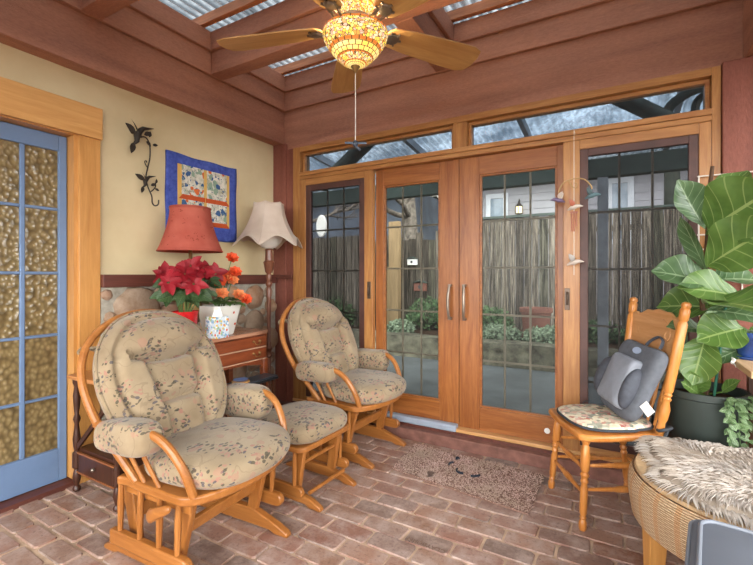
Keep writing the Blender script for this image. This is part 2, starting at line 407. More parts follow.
# maker's name pressed into one brick, reading upside down from here
tx = bpy.data.curves.new('stamp', 'FONT'); tx.body = 'CLAYBURN'; tx.size = .036; tx.align_x = 'CENTER'; tx.align_y = 'CENTER'; tx.extrude = .0012
to = bpy.data.objects.new('brick_stamp', tx); COL.objects.link(to); to.location = (-.728, 1.722, .0035); to.rotation_euler = (0, 0, R(178)); to.parent = mortar
tx.materials.append(plain('stamp_shadowed_clay', '#7a6154', .9))

# left wall: plaster with door opening y .39..1.2
DY0, DY1, DZ = .36, 1.225, 2.0
mb = MB(); T = .16
mb.box(WL-T, WL, RY0, DY0-.02, 0, 2.66); mb.box(WL-T, WL, DY0-.02, DY1+.02, DZ+.02, 2.66); mb.box(WL-T, WL, DY1+.02, 2.98, 0, 2.66)
struct(mb.build('wall_left', M['plaster'], smooth=0), 'cream plaster wall')
# cobble wainscot
mb = MB(); mb.box(WL, WL+.03, 1.362, 2.84, 0, 1.125); wst = mb.build('wall_left_stone', M['stone_mortar'], smooth=0); struct(wst, 'fieldstone wainscot below a dark rail')
mb = MB(); placed = []
for tries in range(5200):
    r = rnd.uniform(.10, .145) if tries < 500 else rnd.uniform(.055, .10) if tries < 2400 else rnd.uniform(.03, .055)
    yy = rnd.uniform(1.362+r*.9, 2.84-r*.9); zz = rnd.uniform(r*.8, 1.125-r*.8)
    if all((yy-a)**2+(zz-b)**2 > (r+q)**2*.80 for a, b, q in placed): placed.append((yy, zz, r))
for yy, zz, r in placed:
    sd = rnd.uniform(0, 99); ang = rnd.uniform(-.5, .5); el = rnd.uniform(.86, 1.0); lp = []
    for i in range(11):
        th = pi*i/10; s_ = max(sin(th), .02); ring = []
        for q in range(16):
            d = Vector((s_*cos(2*pi*q/16), s_*sin(2*pi*q/16), -cos(th)))
            k = 1+.22*noise.noise(d*1.6+Vector((sd, 0, 0)))
            a, b = d.y*r*1.02*k, d.z*r*el*k
            ring.append((WL+.028+d.x*min(.075, r*.62)*k, yy+a*cos(ang)-b*sin(ang), zz+a*sin(ang)+b*cos(ang)))
        lp.append(ring)
    mb.loft(lp)
mb.build('fieldstones', M['stone'], wst)
mb = MB(); mb.box(WL, WL+.055, 1.362, 2.84, 1.125, 1.203); struct(mb.build('trim_1', M['trim_dark'], smooth=0, bevel=.004), 'dark rail capping the fieldstone')
# door surround
dcase = struct(empty('trim_2'), 'honey wood surround of the blue door')
mb = MB(); mb.box(WL, WL+.03, DY1+.02, 1.36, 0, DZ+.005); mb.build('casing', M['case_z'], dcase, bevel=.003)
mb = MB(); mb.box(WL, WL+.03, DY0-.17, DY0-.02, 0, DZ+.005); mb.build('casing', M['case_z'], dcase, bevel=.003)
mb = MB(); mb.box(WL, WL+.04, DY0-.19, 1.368, DZ+.005, DZ+.19); mb.build('head_casing', M['case_y'], dcase, bevel=.003)
mb = MB(); mb.box(WL-.13, WL+.012, DY1, DY1+.021, .03, DZ); mb.box(WL-.13, WL+.012, DY0-.021, DY0, .03, DZ); mb.box(WL-.13, WL+.012, DY0-.02, DY1+.02, DZ, DZ+.021); mb.build('jamb', M['case_z'], dcase)
mb = MB(); mb.box(WL-.16, WL+.02, DY0-.02, DY1+.02, -.02, .022); mb.build('threshold', M['trim_dark'], dcase, bevel=.003)
# blue door
d1 = struct(empty('door_1', (WL-.075, 0, 0)), 'sky blue glazed door with amber textured panes')
zs = [.205, .530, .880, 1.228, 1.588, 1.90]; zr = [(.212, .503), (.519, .853), (.869, 1.203), (1.219, 1.565), (1.581, 1.905)]
ye = [.425, .605, .785, .965]; pw = .155; ycol = [(DY1-.045-.155-.178*i, DY1-.045-.178*i) for i in range(4)]
mb = MB()
yL, yR = ycol[-1][0], ycol[0][1]
mb.box(-.02, .02, yR, DY1-.004, .028, DZ-.004); mb.box(-.02, .02, DY0+.004, yL, .028, DZ-.004)
mb.box(-.02, .02, yL, yR, .028, zr[0][0]); mb.box(-.02, .02, yL, yR, zr[-1][1], DZ-.004)
mb.build('stile_frame', M['bluepaint'], d1, bevel=.004)
mb = MB()
for i in range(3): mb.box(-.016, .016, ycol[i+1][1], ycol[i][0], zr[0][0], zr[-1][1])
for i in range(4): mb.box(-.0155, .0155, yL, yR, zr[i][1], zr[i+1][0])
mb.build('muntins', M['bluepaint'], d1, bevel=.005)
for i, (a, b) in enumerate(ycol):
    mb = MB()
    for z0, z1 in zr: mb.box(-.004, .004, a-.002, b+.002, z0-.002, z1+.002)
    mb.build('glass_panes', M['amber'], d1, smooth=0)
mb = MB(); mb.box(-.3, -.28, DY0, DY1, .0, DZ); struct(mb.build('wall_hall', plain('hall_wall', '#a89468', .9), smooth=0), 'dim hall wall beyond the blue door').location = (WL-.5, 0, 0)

# ceiling beams
def beam(name, x0, x1, y0, y1, z0, z1, m, label, bev=.004):
    mb = MB(); mb.box(x0, x1, y0, y1, z0, z1); return struct(mb.build(name, M[m], smooth=0, bevel=bev), label)
beam('ceiling_beam', WL-.02, -2.59, RY0, 2.872, 2.374, 2.665, 'beam_y', 'reddish wall beam over the plaster wall')
beam('ceiling_beam', WL-.16, RX+.1, 2.872, 3.02, 2.32, 2.665, 'beam_x', 'reddish header beam above the glass doors')
beam('ceiling_beam', .585, .76, RY0, 2.872, 2.33, 2.665, 'beam_y', 'reddish beam at the right of the glass doors')
# second and third tiers around the skylight bays
beam('ceiling_beam', WL-.02, -2.568, RY0, 2.852, 2.666, 2.828, 'beam_y', 'middle tier board along the left wall')
beam('ceiling_beam', WL-.02, -2.546, RY0, 2.830, 2.829, 2.965, 'beam_y', 'upper tier board along the left wall')
beam('ceiling_beam', WL-.16, RX+.1, 2.851, 3.02, 2.666, 2.828, 'beam_x', 'middle tier board above the glass doors')
beam('ceiling_beam', WL-.16, RX+.1, 2.830, 3.02, 2.829, 2.965, 'beam_x', 'upper tier board above the glass doors')
beam('ceiling_beam', .57, .76, RY0, 2.829, 2.666, 2.965, 'beam_y', 'upper tier board at the right')
for yy, lb in ((2.065, 'cross beam nearest the glass doors'), (1.205, 'cross beam nearest the blue door'), (.345, 'cross beam overhead'), (-.515, 'cross beam behind the viewer')):
    beam('ceiling_beam', -2.567, .569, yy, yy+.112, 2.667, 2.826, 'beam_x', 'lower '+lb)
    beam('ceiling_beam', -2.545, .569, yy-.022, yy+.134, 2.830, 2.963, 'beam_x', 'upper '+lb)
ys = [2.850, 2.178, 2.064, 1.318, 1.204, .458, .344, RY0]
for y1, y0 in ((ys[0], ys[1]), (ys[2], ys[3]), (ys[4], ys[5]), (ys[6], -.4)):
    beam('ceiling_beam', -1.125, -1.005, y0+.001, y1-.001, 2.668, 2.825, 'beam_y', 'lower middle beam segment')
    beam('ceiling_beam', -1.147, -.983, y0+.024, y1-.024, 2.829, 2.962, 'beam_y', 'upper middle beam segment')
for k, yy in enumerate((2.80, 2.24, 1.98, 1.38, 1.12, .52)):
    beam('ceiling_beam', WL-.1, RX, yy-.02, yy+.02, 2.968, 3.035, 'purlin', 'natural cedar purlin under the roof panels')
# corrugated roof
mb = MB(); n = 430
def corr(x0, x1, y0, y1, za, zb, n, amp=.011, pitch=.068):
    def fn(u, v):
        x = x0+(x1-x0)*u; return (x, y0+(y1-y0)*v, za+(zb-za)*v+amp*sin(2*pi*x/pitch))
    return fn
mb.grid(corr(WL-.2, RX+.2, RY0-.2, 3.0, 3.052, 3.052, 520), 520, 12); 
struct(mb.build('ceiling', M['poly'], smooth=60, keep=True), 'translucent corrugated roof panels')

# corner post, wainscot rail and lower panel beside the doors
mb = MB(); mb.box(WL, -2.553, 2.845, 3.0, 0, 2.374); mb.box(-2.552, -2.472, 2.858, 3.0, 0, 2.32); struct(mb.build('trim_3', M['beam_z'], smooth=0, bevel=.003), 'reddish corner post beside the glass doors')
mb = MB(); mb.box(WL+.056, -2.472, 2.825, 2.845, 1.165, 1.2); struct(mb.build('trim_4', M['trim_dark'], smooth=0, bevel=.003), 'thin rail across the corner post')
mb = MB(); mb.box(.494, .76, 2.83, 3.0, 0, 2.329); struct(mb.build('trim_5', M['beam_z'], smooth=0, bevel=.006), 'reddish post right of the glass doors')
# brick step and sills under the doors
mb = MB(); mb.box(WL, RX, 2.78, 3.02, -.03, .073); struct(mb.build('trim_6', plain('step_brick', '#7d564b', .7, .3, var=.25, scale=14, bump=.4), smooth=0, bevel=.006), 'low brick step under the doors')
mb = MB(); mb.box(-2.47, .49, 2.835, 3.0, .073, .092); struct(mb.build('trim_7', M['trim_dark'], smooth=0), 'dark sill plate under the doors')
mb = MB(); mb.box(-2.47, .49, 2.843, 3.0, .092, .115); struct(mb.build('trim_8', M['sill_pale'], smooth=0, bevel=.003), 'pale wooden door sill')
mb = MB(); mb.box(-1.62, -.972, 2.83, 2.893, .092, .14); struct(mb.build('trim_9', M['greystrip'], smooth=0, bevel=.01), 'grey weatherstrip at the foot of the left french door')

# door frame: jambs, head, transom
fr = struct(empty('trim_10'), 'orange fir frame of the glass doors')
FY = 2.85
def piece(name, x0, x1, y0, y1, z0, z1, m, par, bev=.003):
    mb = MB(); mb.box(x0, x1, y0, y1, z0, z1); return mb.build(name, M[m], par, smooth=0, bevel=bev)
piece('jamb', -2.47, -2.395, FY, 2.99, .115, 2.319, 'fir_z', fr); piece('jamb', .452, .492, FY, 2.99, .115, 2.319, 'fir_z', fr)
piece('head', -2.395, .452, FY, 2.99, 2.275, 2.319, 'fir_x', fr)
piece('transom_rail', -2.395, .452, FY-.012, 2.99, 2.062, 2.095, 'fir_x', fr); piece('transom_rail', -2.395, .452, FY-.004, 2.99, 2.03, 2.061, 'fir_x', fr)
piece('mullion', -1.0, -.9, FY+.004, 2.99, 2.095, 2.275, 'fir_z', fr)
def window(name, x0, x1, z0, z1, label):
    w = struct(empty(name), label)
    mb = MB(); d = .022
    mb.box(x0, x0+d, 2.89, 2.95, z0, z1); mb.box(x1-d, x1, 2.89, 2.95, z0, z1); mb.box(x0+d, x1-d, 2.89, 2.95, z1-d, z1); mb.box(x0+d, x1-d, 2.89, 2.95, z0, z0+.012)
    mb.build('window_frame', M['fir_x'], w, smooth=0, bevel=.002)
    mb = MB(); mb.box(x0+d, x1-d, 2.918, 2.924, z0+.01, z1-d); mb.build('glass', M['transom'], w, smooth=0)
window('window_1', -2.394, -1.001, 2.096, 2.274, 'long transom pane above the left doors')
window('window_2', -.899, .451, 2.096, 2.274, 'long transom pane above the right doors')
# panels
def panel(name, x0, x1, y0, th, z0, z1, gx0, gx1, gz0, gz1, fm, label, sash=0, gm='glass', cols=3, rows=5, zgrid=None):
    w = struct(empty(name), label); y1 = y0+th
    mb = MB(); mb.box(x0, gx0-sash, y0, y1, z0, z1); mb.box(gx1+sash, x1, y0, y1, z0, z1); mb.build('stile', M[fm+'_z'], w, smooth=0, bevel=.003)
    mb = MB(); mb.box(gx0-sash, gx1+sash, y0, y1, gz1+sash, z1); mb.box(gx0-sash, gx1+sash, y0, y1, z0, gz0-sash); mb.build('rail', M[fm+'_x'], w, smooth=0, bevel=.003)
    b = MB(); s = .013
    if sash:
        mb = MB(); ya, yb = y0+.004, y1-.004; mb.box(gx0-sash, gx0, ya, yb, gz0-sash, gz1+sash); mb.box(gx1, gx1+sash, ya, yb, gz0-sash, gz1+sash)
        mb.box(gx0, gx1, ya, yb, gz1, gz1+sash); mb.box(gx0, gx1, ya, yb, gz0-sash, gz0); mb.build('sash', M['sash'], w, smooth=0, bevel=.003)
    else:
        for q in ((gx0, gx0+s, gz0, gz1), (gx1-s, gx1, gz0, gz1), (gx0+s, gx1-s, gz0, gz0+s), (gx0+s, gx1-s, gz1-s, gz1)): b.box(q[0], q[1], y0+.008, y1-.008, q[2], q[3])
        b.build('glazing_bead', M['firdk_x'], w, smooth=0, bevel=.003)
    yc = (y0+y1)/2
    mb = MB(); mb.box(gx0, gx1, yc-.003, yc+.003, gz0, gz1); mb.build('glass', M[gm], w, smooth=0)
    mb = MB(); q = .0065
    for i in range(1, cols): x = gx0+(gx1-gx0)*i/cols; mb.box(x-q, x+q, yc+.004, yc+.012, gz0, gz1)
    for i in range(1, rows): z = gz0+(gz1-gz0)*i/rows; mb.box(gx0, gx1, yc+.0045, yc+.0125, z-q, z+q)
    mb.build('muntins', M['muntin'], w, smooth=0); return w
M['muntin'] = plain('bronze_muntin', '#897b6b', .5)
w3 = panel('window_3', -2.394, -1.66, FY, .045, .116, 2.029, -2.28, -1.785, .20, 1.925, 'fir', 'left side panel with insect screen in an orange frame', .05, 'screen')
d2 = panel('door_2', -1.655, -.972, 2.897, .045, .116, 2.029, -1.587, -1.118, .275, 1.90, 'firdk', 'left french door of warm mahogany colour')
d3 = panel('door_3', -.968, -.262, 2.897, .045, .116, 2.029, -.822, -.322, .275, 1.90, 'firdk', 'right french door of warm mahogany colour')
w4 = panel('window_4', -.282, .451, FY, .045, .116, 2.029, -.143, .352, .20, 1.925, 'fir', 'right side panel with insect screen in an orange frame', .045, 'screen')
# narrow pale jamb face where the side panel laps the door
def handle(par, x, lean):
    mb = MB(); mb.tube(spline([(x, 2.86, 1.125), (x+lean*.004, 2.845, 1.06), (x+lean*.006, 2.842, 1.0), (x+lean*.004, 2.845, .94), (x, 2.86, .885)], 6), .010, 8, flat=.9)
    mb.cbox((x, 2.878, 1.125), (.022, .04, .018)); mb.cbox((x, 2.878, .888), (.022, .04, .018)); mb.build('door_handle', M['nickel'], par, bevel=.002)
handle(d2, -1.03, -1); handle(d3, -.925, 1)
def latch(par, x, z):
    mb = MB(); mb.cbox((x, 2.848, z), (.03, .006, .135)); mb.tube(spline([(x, 2.84, z+.045), (x+.004, 2.826, z+.01), (x, 2.832, z-.035)], 5), .007, 8); mb.build('latch', M['bronze'], par, bevel=.002)
latch(w3, -1.69, 1.08); latch(w4, -.258, 1.05)
mb = MB(); mb.M = Matrix.Translation((-.38, 2.894, .195)) @ Euler((R(90), 0, 0)).to_matrix().to_4x4(); mb.lathe([(.018, 0), (.018, .004), (.008, .006)]); mb.build('bumper', M['white'], d3)

# unseen rear and right walls, window openings added to light the room
mb = MB(); mb.box(WL, RX, RY0-.12, RY0, 0, .5); mb.box(WL, RX, RY0-.12, RY0, 2.4, 2.97)
for x in (WL, -1.3, .1, RX-.12): mb.box(x, x+.12, RY0-.12, RY0, .5, 2.4)
struct(mb.build('wall_rear', M['plaster'], smooth=0), 'unseen wall behind the viewer with openings added for daylight')
mb = MB(); mb.box(RX, RX+.12, RY0-.12, 3.02, 0, .6); mb.box(RX, RX+.12, RY0-.12, 3.02, 2.3, 2.97)
for y in (RY0-.12, -.2, 1.3, 2.86): mb.box(RX, RX+.12, y, y+.14, .6, 2.3)
struct(mb.build('wall_right', M['plaster'], smooth=0), 'unseen wall at the right with openings added for daylight')
mb = MB(); mb.box(.76, RX, 2.86, 3.0, .073, 2.32); struct(mb.build('wall_back', plain('brick_red_wall', '#5c392d', .85, .2, var=.25, scale=9, bump=.4), smooth=0), 'red brown wall right of the post')

# ------------------------------------------------------------------ gliders and ottoman
def puff(mb, outline, zc, top, bot, rings=14, e=.45, lump=.006, seed=0, dome=0.0, ez=.75):
    cx = sum(p[0] for p in outline)/len(outline); cy = sum(p[1] for p in outline)/len(outline); loops = []
    for i in range(rings+1):
        ph = -pi/2+pi*i/rings; k = max(cos(ph), 1e-4)**e; k = max(k, .03); z = (top if ph > 0 else bot)*math.copysign(abs(sin(ph))**ez, ph)
        lp = []
        for x, y in outline:
            p = Vector((cx+(x-cx)*k, cy+(y-cy)*k, zc+z+(dome*(1-k*k) if ph > 0 else 0)))
            nz = noise.noise(p*7+Vector((seed, 0, 0)))*lump
            d = Vector((x-cx, y-cy, 0)); d = d.normalized() if d.length else d
            lp.append(p+d*nz*(1 if k > .5 else 0)+Vector((0, 0, nz*(1 if ph > 0 else -.3))))
        loops.append(lp)
    mb.loft(loops)
def superell(hx, hy, n=2.6, seg=56):
    o = []
    for k in range(seg):
        a = 2*pi*k/seg; c, s = cos(a), sin(a)
        o.append((hx*math.copysign(abs(c)**(2/n), c), hy*math.copysign(abs(s)**(2/n), s)))
    return o
def board_side(mb, outline_xz, y0, y1):
    mb.loft([[(x, y0, z) for x, z in outline_xz], [(x, y1, z) for x, z in outline_xz]])
def foot_profile(L0, L1, h=.085):
    return [(L0, 0), (L0-.0, .018), (L0+.05, .04), (L0+.17, h), (L1-.2, h), (L1-.06, .045), (L1, .02), (L1+.004, 0), (L1-.07, 0), (L1-.1, .012), (L0+.1, .012), (L0+.07, 0)]
def rail_profile(x0, x1, z0, z1):
    r = (z1-z0)/2; zc = (z0+z1)/2; o = [(x0, z0), (x1-r, z0)]
    o += [(x1-r+r*sin(pi*k/8), zc-r*cos(pi*k/8)) for k in range(1, 8)]
    return o+[(x1-r, z1), (x0, z1)]

def back_cushion():
    mb = MB(); O = Vector((-.135, 0, .41)); U = Vector((-.455, 0, .89)).normalized(); N = Vector((U.z, 0, -U.x)); Y = Vector((0, 1, 0))
    L, W, C0 = .34, .302, .325
    def outl(a):
        c, s = cos(a), sin(a); n = 2.5
        p = math.copysign(abs(c)**(2/n), c); q = math.copysign(abs(s)**(2/n), s)
        p *= 1.0-.10*max(0, -q)-.10*max(0, q)**2
        return p, q
    def hgt(p, q, r):
        h = .085*(1-r**5)**.7 if r < 1 else 0
        g = lambda d, w: math.exp(-(d/w)**2)
        head = q-(.26+.20*p*p)                       # head pillow seam, smiling
        inside = abs(p) < .68
        vv = abs(p)-(.40+.14*q)
        h += .050*g(q-.56, .24)*g(p, .62)
        if inside: h -= .062*g(head, .06)*min(1, (1-r)*6)
        if head < 0: h -= .046*g(vv, .05)*min(1, (1-r)*6); h += (-.016 if vv < 0 else .014)*min(1, abs(vv)/.08)
        if vv < 0: h -= .044*g(q+.30, .055)*min(1, (1-r)*6)
        h -= .030*g(r-.86, .035)
        h += .006*noise.noise(Vector((p*3, q*3, 2.2)))
        return h
    nr, na = 40, 96; loops = []
    for i in range(nr+1):                      # front face outwards from the middle
        r = max(i/nr, .01); lp = []
        for k in range(na):
            p, q = outl(2*pi*k/na); p *= r; q *= r
            lp.append(O+U*(C0+q*L)+Y*(p*W)+N*(.035+hgt(p, q, r)))
        loops.append(lp)
    for r, d in ((1.015, .015), (1.0, -.01), (.93, -.03), (.5, -.04), (.02, -.04)):
        loops.append([O+U*(C0+outl(2*pi*k/na)[1]*L*r)+Y*(outl(2*pi*k/na)[0]*W*r)+N*d for k in range(na)])
    mb.loft(loops); pip = MB()
    pip.tube([O+U*(C0+outl(2*pi*k/na)[1]*L*1.02)+Y*(outl(2*pi*k/na)[0]*W*1.02)+N*.03 for k in range(na)], .006, 6, closed=True)
    return mb, pip

def make_glider(loc, deg, label, lever):
    t = empty('glider_rocker', loc, R(deg)); tag(t, label, 'rocking chair', 'glider rocking chairs with floral cushions')
    G, GZ = M['glider'], M['glider_z']
    # seat frame: thick plate with bowed front
    pts = [(-.27, -.27), (-.27, .27)]
    front = [(.13, .290), (.215, .278), (.27, .21), (.302, .10), (.312, 0), (.302, -.10), (.27, -.21), (.215, -.278), (.13, -.290)]
    pl = [Vector((x, y, 0)) for x, y in [(-.185, -.245), (-.185, .245), (-.13, .28)]+front+[(-.13, -.28)]]
    ol = [(p.x, p.y) for p in spline(pl, 4, True)]
    mb = MB(); mb.prism(ol, .352, .388); mb.build('seat_frame', G, t, bevel=.008)
    # hoop back
    H = [(-.08, -.268, .375), (-.165, -.292, .48), (-.275, -.318, .61), (-.365, -.322, .77), (-.412, -.270, .90), (-.436, -.15, .987), (-.442, 0, 1.016)]
    H = H+[(x, -y, z) for x, y, z in H[-2::-1]]
    mb = MB(); mb.tube(spline(H, 6), .0165, 10); mb.build('back_hoop', G, t)
    mb = MB()
    for y in (-.2, -.12, -.04, .04, .12, .2):
        zt = 1.008-2.2*y*y; xt = -.44+.5*y*y
        mb.tube([(-.15, y*.8, .385), (xt, y, zt)], .008, 8)
    mb.build('back_spindles', GZ, t)
    for s in (-1, 1):
        A = [(-.268, s*.317, .592), (-.12, s*.318, .602), (.01, s*.315, .606), (.09, s*.309, .598), (.155, s*.297, .555), (.205, s*.278, .475), (.228, s*.258, .385)]
        mb = MB(); mb.tube(spline(A, 6), [.0165]*37, 10); mb.build('armrest', G, t)
        for x in (-.16, -.07, .02):
            mb = MB(); mb.tube([(x+.035, s*.27, .386), (x-.01, s*.30, .5), (x-.02, s*.315, .60)], .0085, 8); mb.build('arm_spindle', GZ, t)
        # swinging side: lower rail with spindles
        mb = MB(); board_side(mb, rail_profile(-.25, .215, .09, .15), s*.262-.016, s*.262+.016); mb.build('lower_rail', G, t, bevel=.006)
        for x in (-.2, -.075, .04, .145):
            mb = MB(); mb.tube([(x, s*.262, .15), (x+.004, s*.262, .25), (x+.006, s*.262, .356)], [.010, .0135, .010], 8); mb.build('side_spindle', GZ, t)
        # standing base: foot and uprights
        mb = MB(); board_side(mb, foot_profile(-.38, .295, .088), s*.205-.018, s*.205+.018); mb.build('foot', G, t, bevel=.005)
        for x, l in ((.08, .055), (-.17, -.055)):
            mb = MB(); o = [(x-.028, .075), (x+.028, .075), (x+l+.034, .30), (x+l+.02, .335), (x+l-.02, .335), (x+l-.034, .30)]
            board_side(mb, o, s*.205-.014, s*.205+.014); mb.build('upright', GZ, t, bevel=.005)
            mb = MB(); mb.lathe([(.012, 0), (.022, .1), (.024, .5), (.022, .9), (.012, 1)], 14, (x+l, s*.185, .312), (x+l, s*.155, .312)); mb.build('pivot_cap', G, t)
        mb = MB(); board_side(mb, [(-.2, .30), (.19, .30), (.19, .345), (-.2, .345)], s*.235-.008, s*.235+.006); mb.build('hanger_rail', G, t, bevel=.003)
    mb = MB(); mb.cbox((.10, 0, .20), (.022, .385, .055), (0, R(14), 0)); mb.build('front_stretcher', G, t, bevel=.004)
    mb = MB(); mb.cbox((-.188, 0, .20), (.022, .385, .055), (0, R(-14), 0)); mb.build('rear_stretcher', G, t, bevel=.004)
    if lever:
        mb = MB(); mb.tube(spline([(.035, -.292, .285), (.06, -.306, .30), (.11, -.310, .325), (.165, -.308, .35)], 5), [.018, .025, .027, .027, .026, .025, .024, .023, .022, .021, .020, .019, .018, .016, .014, .008], 10, flat=.6)
        mb.build('lock_lever', G, t)
    # cushions
    bc, pip = back_cushion(); b = bc.build('back_cushion', M['floral'], t, smooth=80); pip.build('piping', M['floral'], b)
    for s in (-1, 1):
        mb = MB(); mb.tube(spline([(-.38, s*.23, .86), (-.417, s*.255, .875), (-.425, s*.285, .885), (-.42, s*.305, .868), (-.405, s*.29, .86), (-.395, s*.27, .885), (-.365, s*.22, .88)], 5), .006, 6); mb.build('tie', M['floral'], b)
    so = [(p[0]*1.0+.085, p[1]) for p in superell(.252, .272, 3.0)]
    so = [(x+(.025*cos(min(1, abs(y)/.27)*pi/2) if x > .1 else 0), y) for x, y in so]
    mb = MB(); puff(mb, so, .445, .048, .06, 18, .22, .007, deg, .030); mb.build('seat_cushion', M['floral'], t, smooth=80)
    for s in (-1, 1):
        mb = MB(); mb.M = Matrix.Translation((-.07, s*.312, .572 if s < 0 else .565)) @ Euler((s*R(4), R(-3), 0)).to_matrix().to_4x4()
        puff(mb, superell(.155, .062, 4.0, 40), 0, .064, .056 if s < 0 else .10, 16, .34, .008, 3+s+deg, 0, .8)
        mb.build('arm_cushion', M['floral'], t, smooth=80)
    return t
make_glider((-1.585, 1.25, 0), 3, 'glider rocker with beige floral cushions nearest the blue door, lock lever on its side', True)
make_glider((-1.585, 2.465, 0), -3, 'glider rocker with beige floral cushions in front of the glass doors', False)

ot = empty('glider_ottoman', (-1.56, 1.87, 0), R(-2)); tag(ot, 'low wooden gliding ottoman with floral cushion between the two glider rockers', 'ottoman')
mb = MB(); mb.prism(rrect(.20, .218, .05), .290, .32); mb.build('seat_frame', M['glider'], ot, bevel=.007)
mb = MB(); puff(mb, superell(.225, .232, 3.6), .365, .045, .046, 18, .2, .006, 5, .022); mb.build('seat_cushion', M['floral'], ot, smooth=80)
for s in (-1, 1):
    mb = MB(); board_side(mb, rail_profile(-.2, .19, .06, .115), s*.196-.014, s*.196+.014); mb.build('lower_rail', M['glider'], ot, bevel=.005)
    for x in (-.14, -.02, .13):
        mb = MB(); mb.tube([(x, s*.196, .11), (x, s*.196, .2), (x, s*.196, .292)], [.009, .012, .009], 8); mb.build('side_spindle', M['glider_z'], ot)
    mb = MB(); board_side(mb, foot_profile(-.25, .27, .07), s*.15-.016, s*.15+.016); mb.build('foot', M['glider'], ot, bevel=.005)
    for x, l in ((.1, .03), (-.1, -.03)):
        mb = MB(); board_side(mb, [(x-.026, .06), (x+.026, .06), (x+l+.032, .28), (x+l-.032, .28)], s*.15-.013, s*.15+.013); mb.build('upright', M['glider_z'], ot, bevel=.004)
for x, z in ((.125, .205), (.19, .072), (-.15, .17)):
    mb = MB(); mb.tube([(x, -.15, z), (x, .15, z)], .011, 8); mb.build('dowel', M['glider'], ot)

# ------------------------------------------------------------------ along the left wall
# drawer stand in dark turned wood
ds = empty('drawer_stand', (-2.40, 1.39, 0)); tag(ds, 'dark drawer stand with turned legs and pale top beside the blue door', 'side table')
TL_ = [(.012, 0), (.020, .012), (.020, .03), (.011, .05), (.014, .075), (.021, .12), (.017, .16), (.012, .19), (.022, .21), (.022, .33), (.012, .35), (.017, .39), (.02, .45), (.014, .52), (.011, .58), (.019, .62), (.011, .66), (.016, .74), (.019, .82), (.012, .9), (.02, .93), (.02, .97)]
for x in (-.20, .20):
    for y in (-.19, .19):
        mb = MB(); mb.lathe([(r, z*.648) for r, z in TL_], 14); o = mb.build('leg', M['walnut'], ds); o.location = (x, y, 0)
mb = MB(); mb.cbox((0, 0, .638), (.47, .45, .022)); mb.build('top', M['shelf_wood_dk'] if 'shelf_wood_dk' in M else wood('stand_top', '#a5683a', '#c98c54', 'x'), ds, bevel=.004)
mb = MB(); mb.cbox((0, 0, .165), (.40, .36, .15)); mb.build('drawer_box', M['walnut'], ds, bevel=.003)
dr = MB(); dr.cbox((0, -.187, .165), (.35, .018, .105)); dr = dr.build('drawer', M['walnut'], ds, bevel=.004)
mb = MB()
for z in (.112, .218): mb.cbox((0, -.192, z), (.38, .012, .009))
mb.build('drawer_edging', wood('edging', '#7a4526', '#9a6238', 'x'), ds)
mb = MB(); mb.sph((0, -.207, .168), .011, 10, 8); mb.build('knob', M['nickel'], dr)
mb = MB(); L = math.hypot(.37, .34); a = math.atan2(.34, .37)
mb.cbox((0, -.19, .42), (L, .014, .026), (0, -a, 0)); mb.cbox((0, -.176, .42), (L, .014, .026), (0, a, 0)); mb.build('cross_brace', M['walnut'], ds, bevel=.003)
mb = MB(); mb.cbox((0, .17, .43), (.38, .012, .4)); mb.build('back_panel', M['walnut'], ds)

# chest with two drawers and an arched apron
ch = empty('drawer_chest', (-2.405, 1.945, 0)); tag(ch, 'reddish brown chest with two drawers and arched apron under the red lamp', 'chest of drawers')
W2, D2 = .325, .205
mb = MB()
top = [(-W2-.012, -D2), (W2+.012, -D2), (W2+.016, D2-.02), (W2*.6, D2+.016), (0, D2+.022), (-W2*.6, D2+.016), (-W2-.016, D2-.02)]
mb.prism([(q, -p) for p, q in top], .775, .80); mb.build('top', M['cherry_top'], ch, bevel=.004)
mb = MB(); mb.box(-D2, D2-.016, -W2, W2, .60, .775); mb.build('carcass', M['cherry'], ch, bevel=.003)
for i, (z0, z1) in enumerate(((.690, .765), (.606, .682))):
    mb = MB(); mb.box(D2-.014, D2+.006, -W2+.03, W2-.03, z0, z1); dw = mb.build('drawer', M['cherry'], ch, bevel=.004)
    mb = MB(); mb.box(D2-.01, D2+.009, -W2+.03, W2-.03, z0-.006, z0-.001); mb.build('bead', plain('pale_bead', '#c8a58a', .5), dw)
    for y in (-.2, .2):
        mb = MB()
        for dy in (-.028, .028): mb.lathe([(.009, 0), (.009, .4), (.004, .6), (.006, 1)], 10, (D2+.005, y+dy, (z0+z1)/2+.006), (D2+.022, y+dy, (z0+z1)/2+.006))
        mb.tube(spline([(D2+.017, y-.028, (z0+z1)/2+.004), (D2+.022, y-.015, (z0+z1)/2-.014), (D2+.022, y+.015, (z0+z1)/2-.014), (D2+.017, y+.028, (z0+z1)/2+.004)], 4), .0035, 6); mb.build('drawer_pull', M['brass'], dw)
ap = [(-W2+.03, .60), (-W2+.03, .50), (-W2+.06, .535)]+[(W2*.86*-cos(pi*k/14), .535+.045*sin(pi*k/14)) for k in range(1, 14)]+[(W2-.06, .535), (W2-.03, .50), (W2-.03, .60)]
mb = MB(); mb.loft([[(D2-.03, y, z) for y, z in ap], [(D2-.008, y, z) for y, z in ap]]); mb.build('apron', M['cherry'], ch, smooth=20)
for x in (-D2+.022, D2-.024):
    for y in (-W2+.022, W2-.022): mb = MB(); mb.cbox((x, y, .30), (.042, .042, .60)); mb.build('leg', M['cherry'], ch, bevel=.003)
mb = MB(); mb.box(-D2+.02, D2-.02, -W2+.045, W2-.045, .14, .16); mb.build('lower_shelf', M['cherry'], ch, bevel=.003)
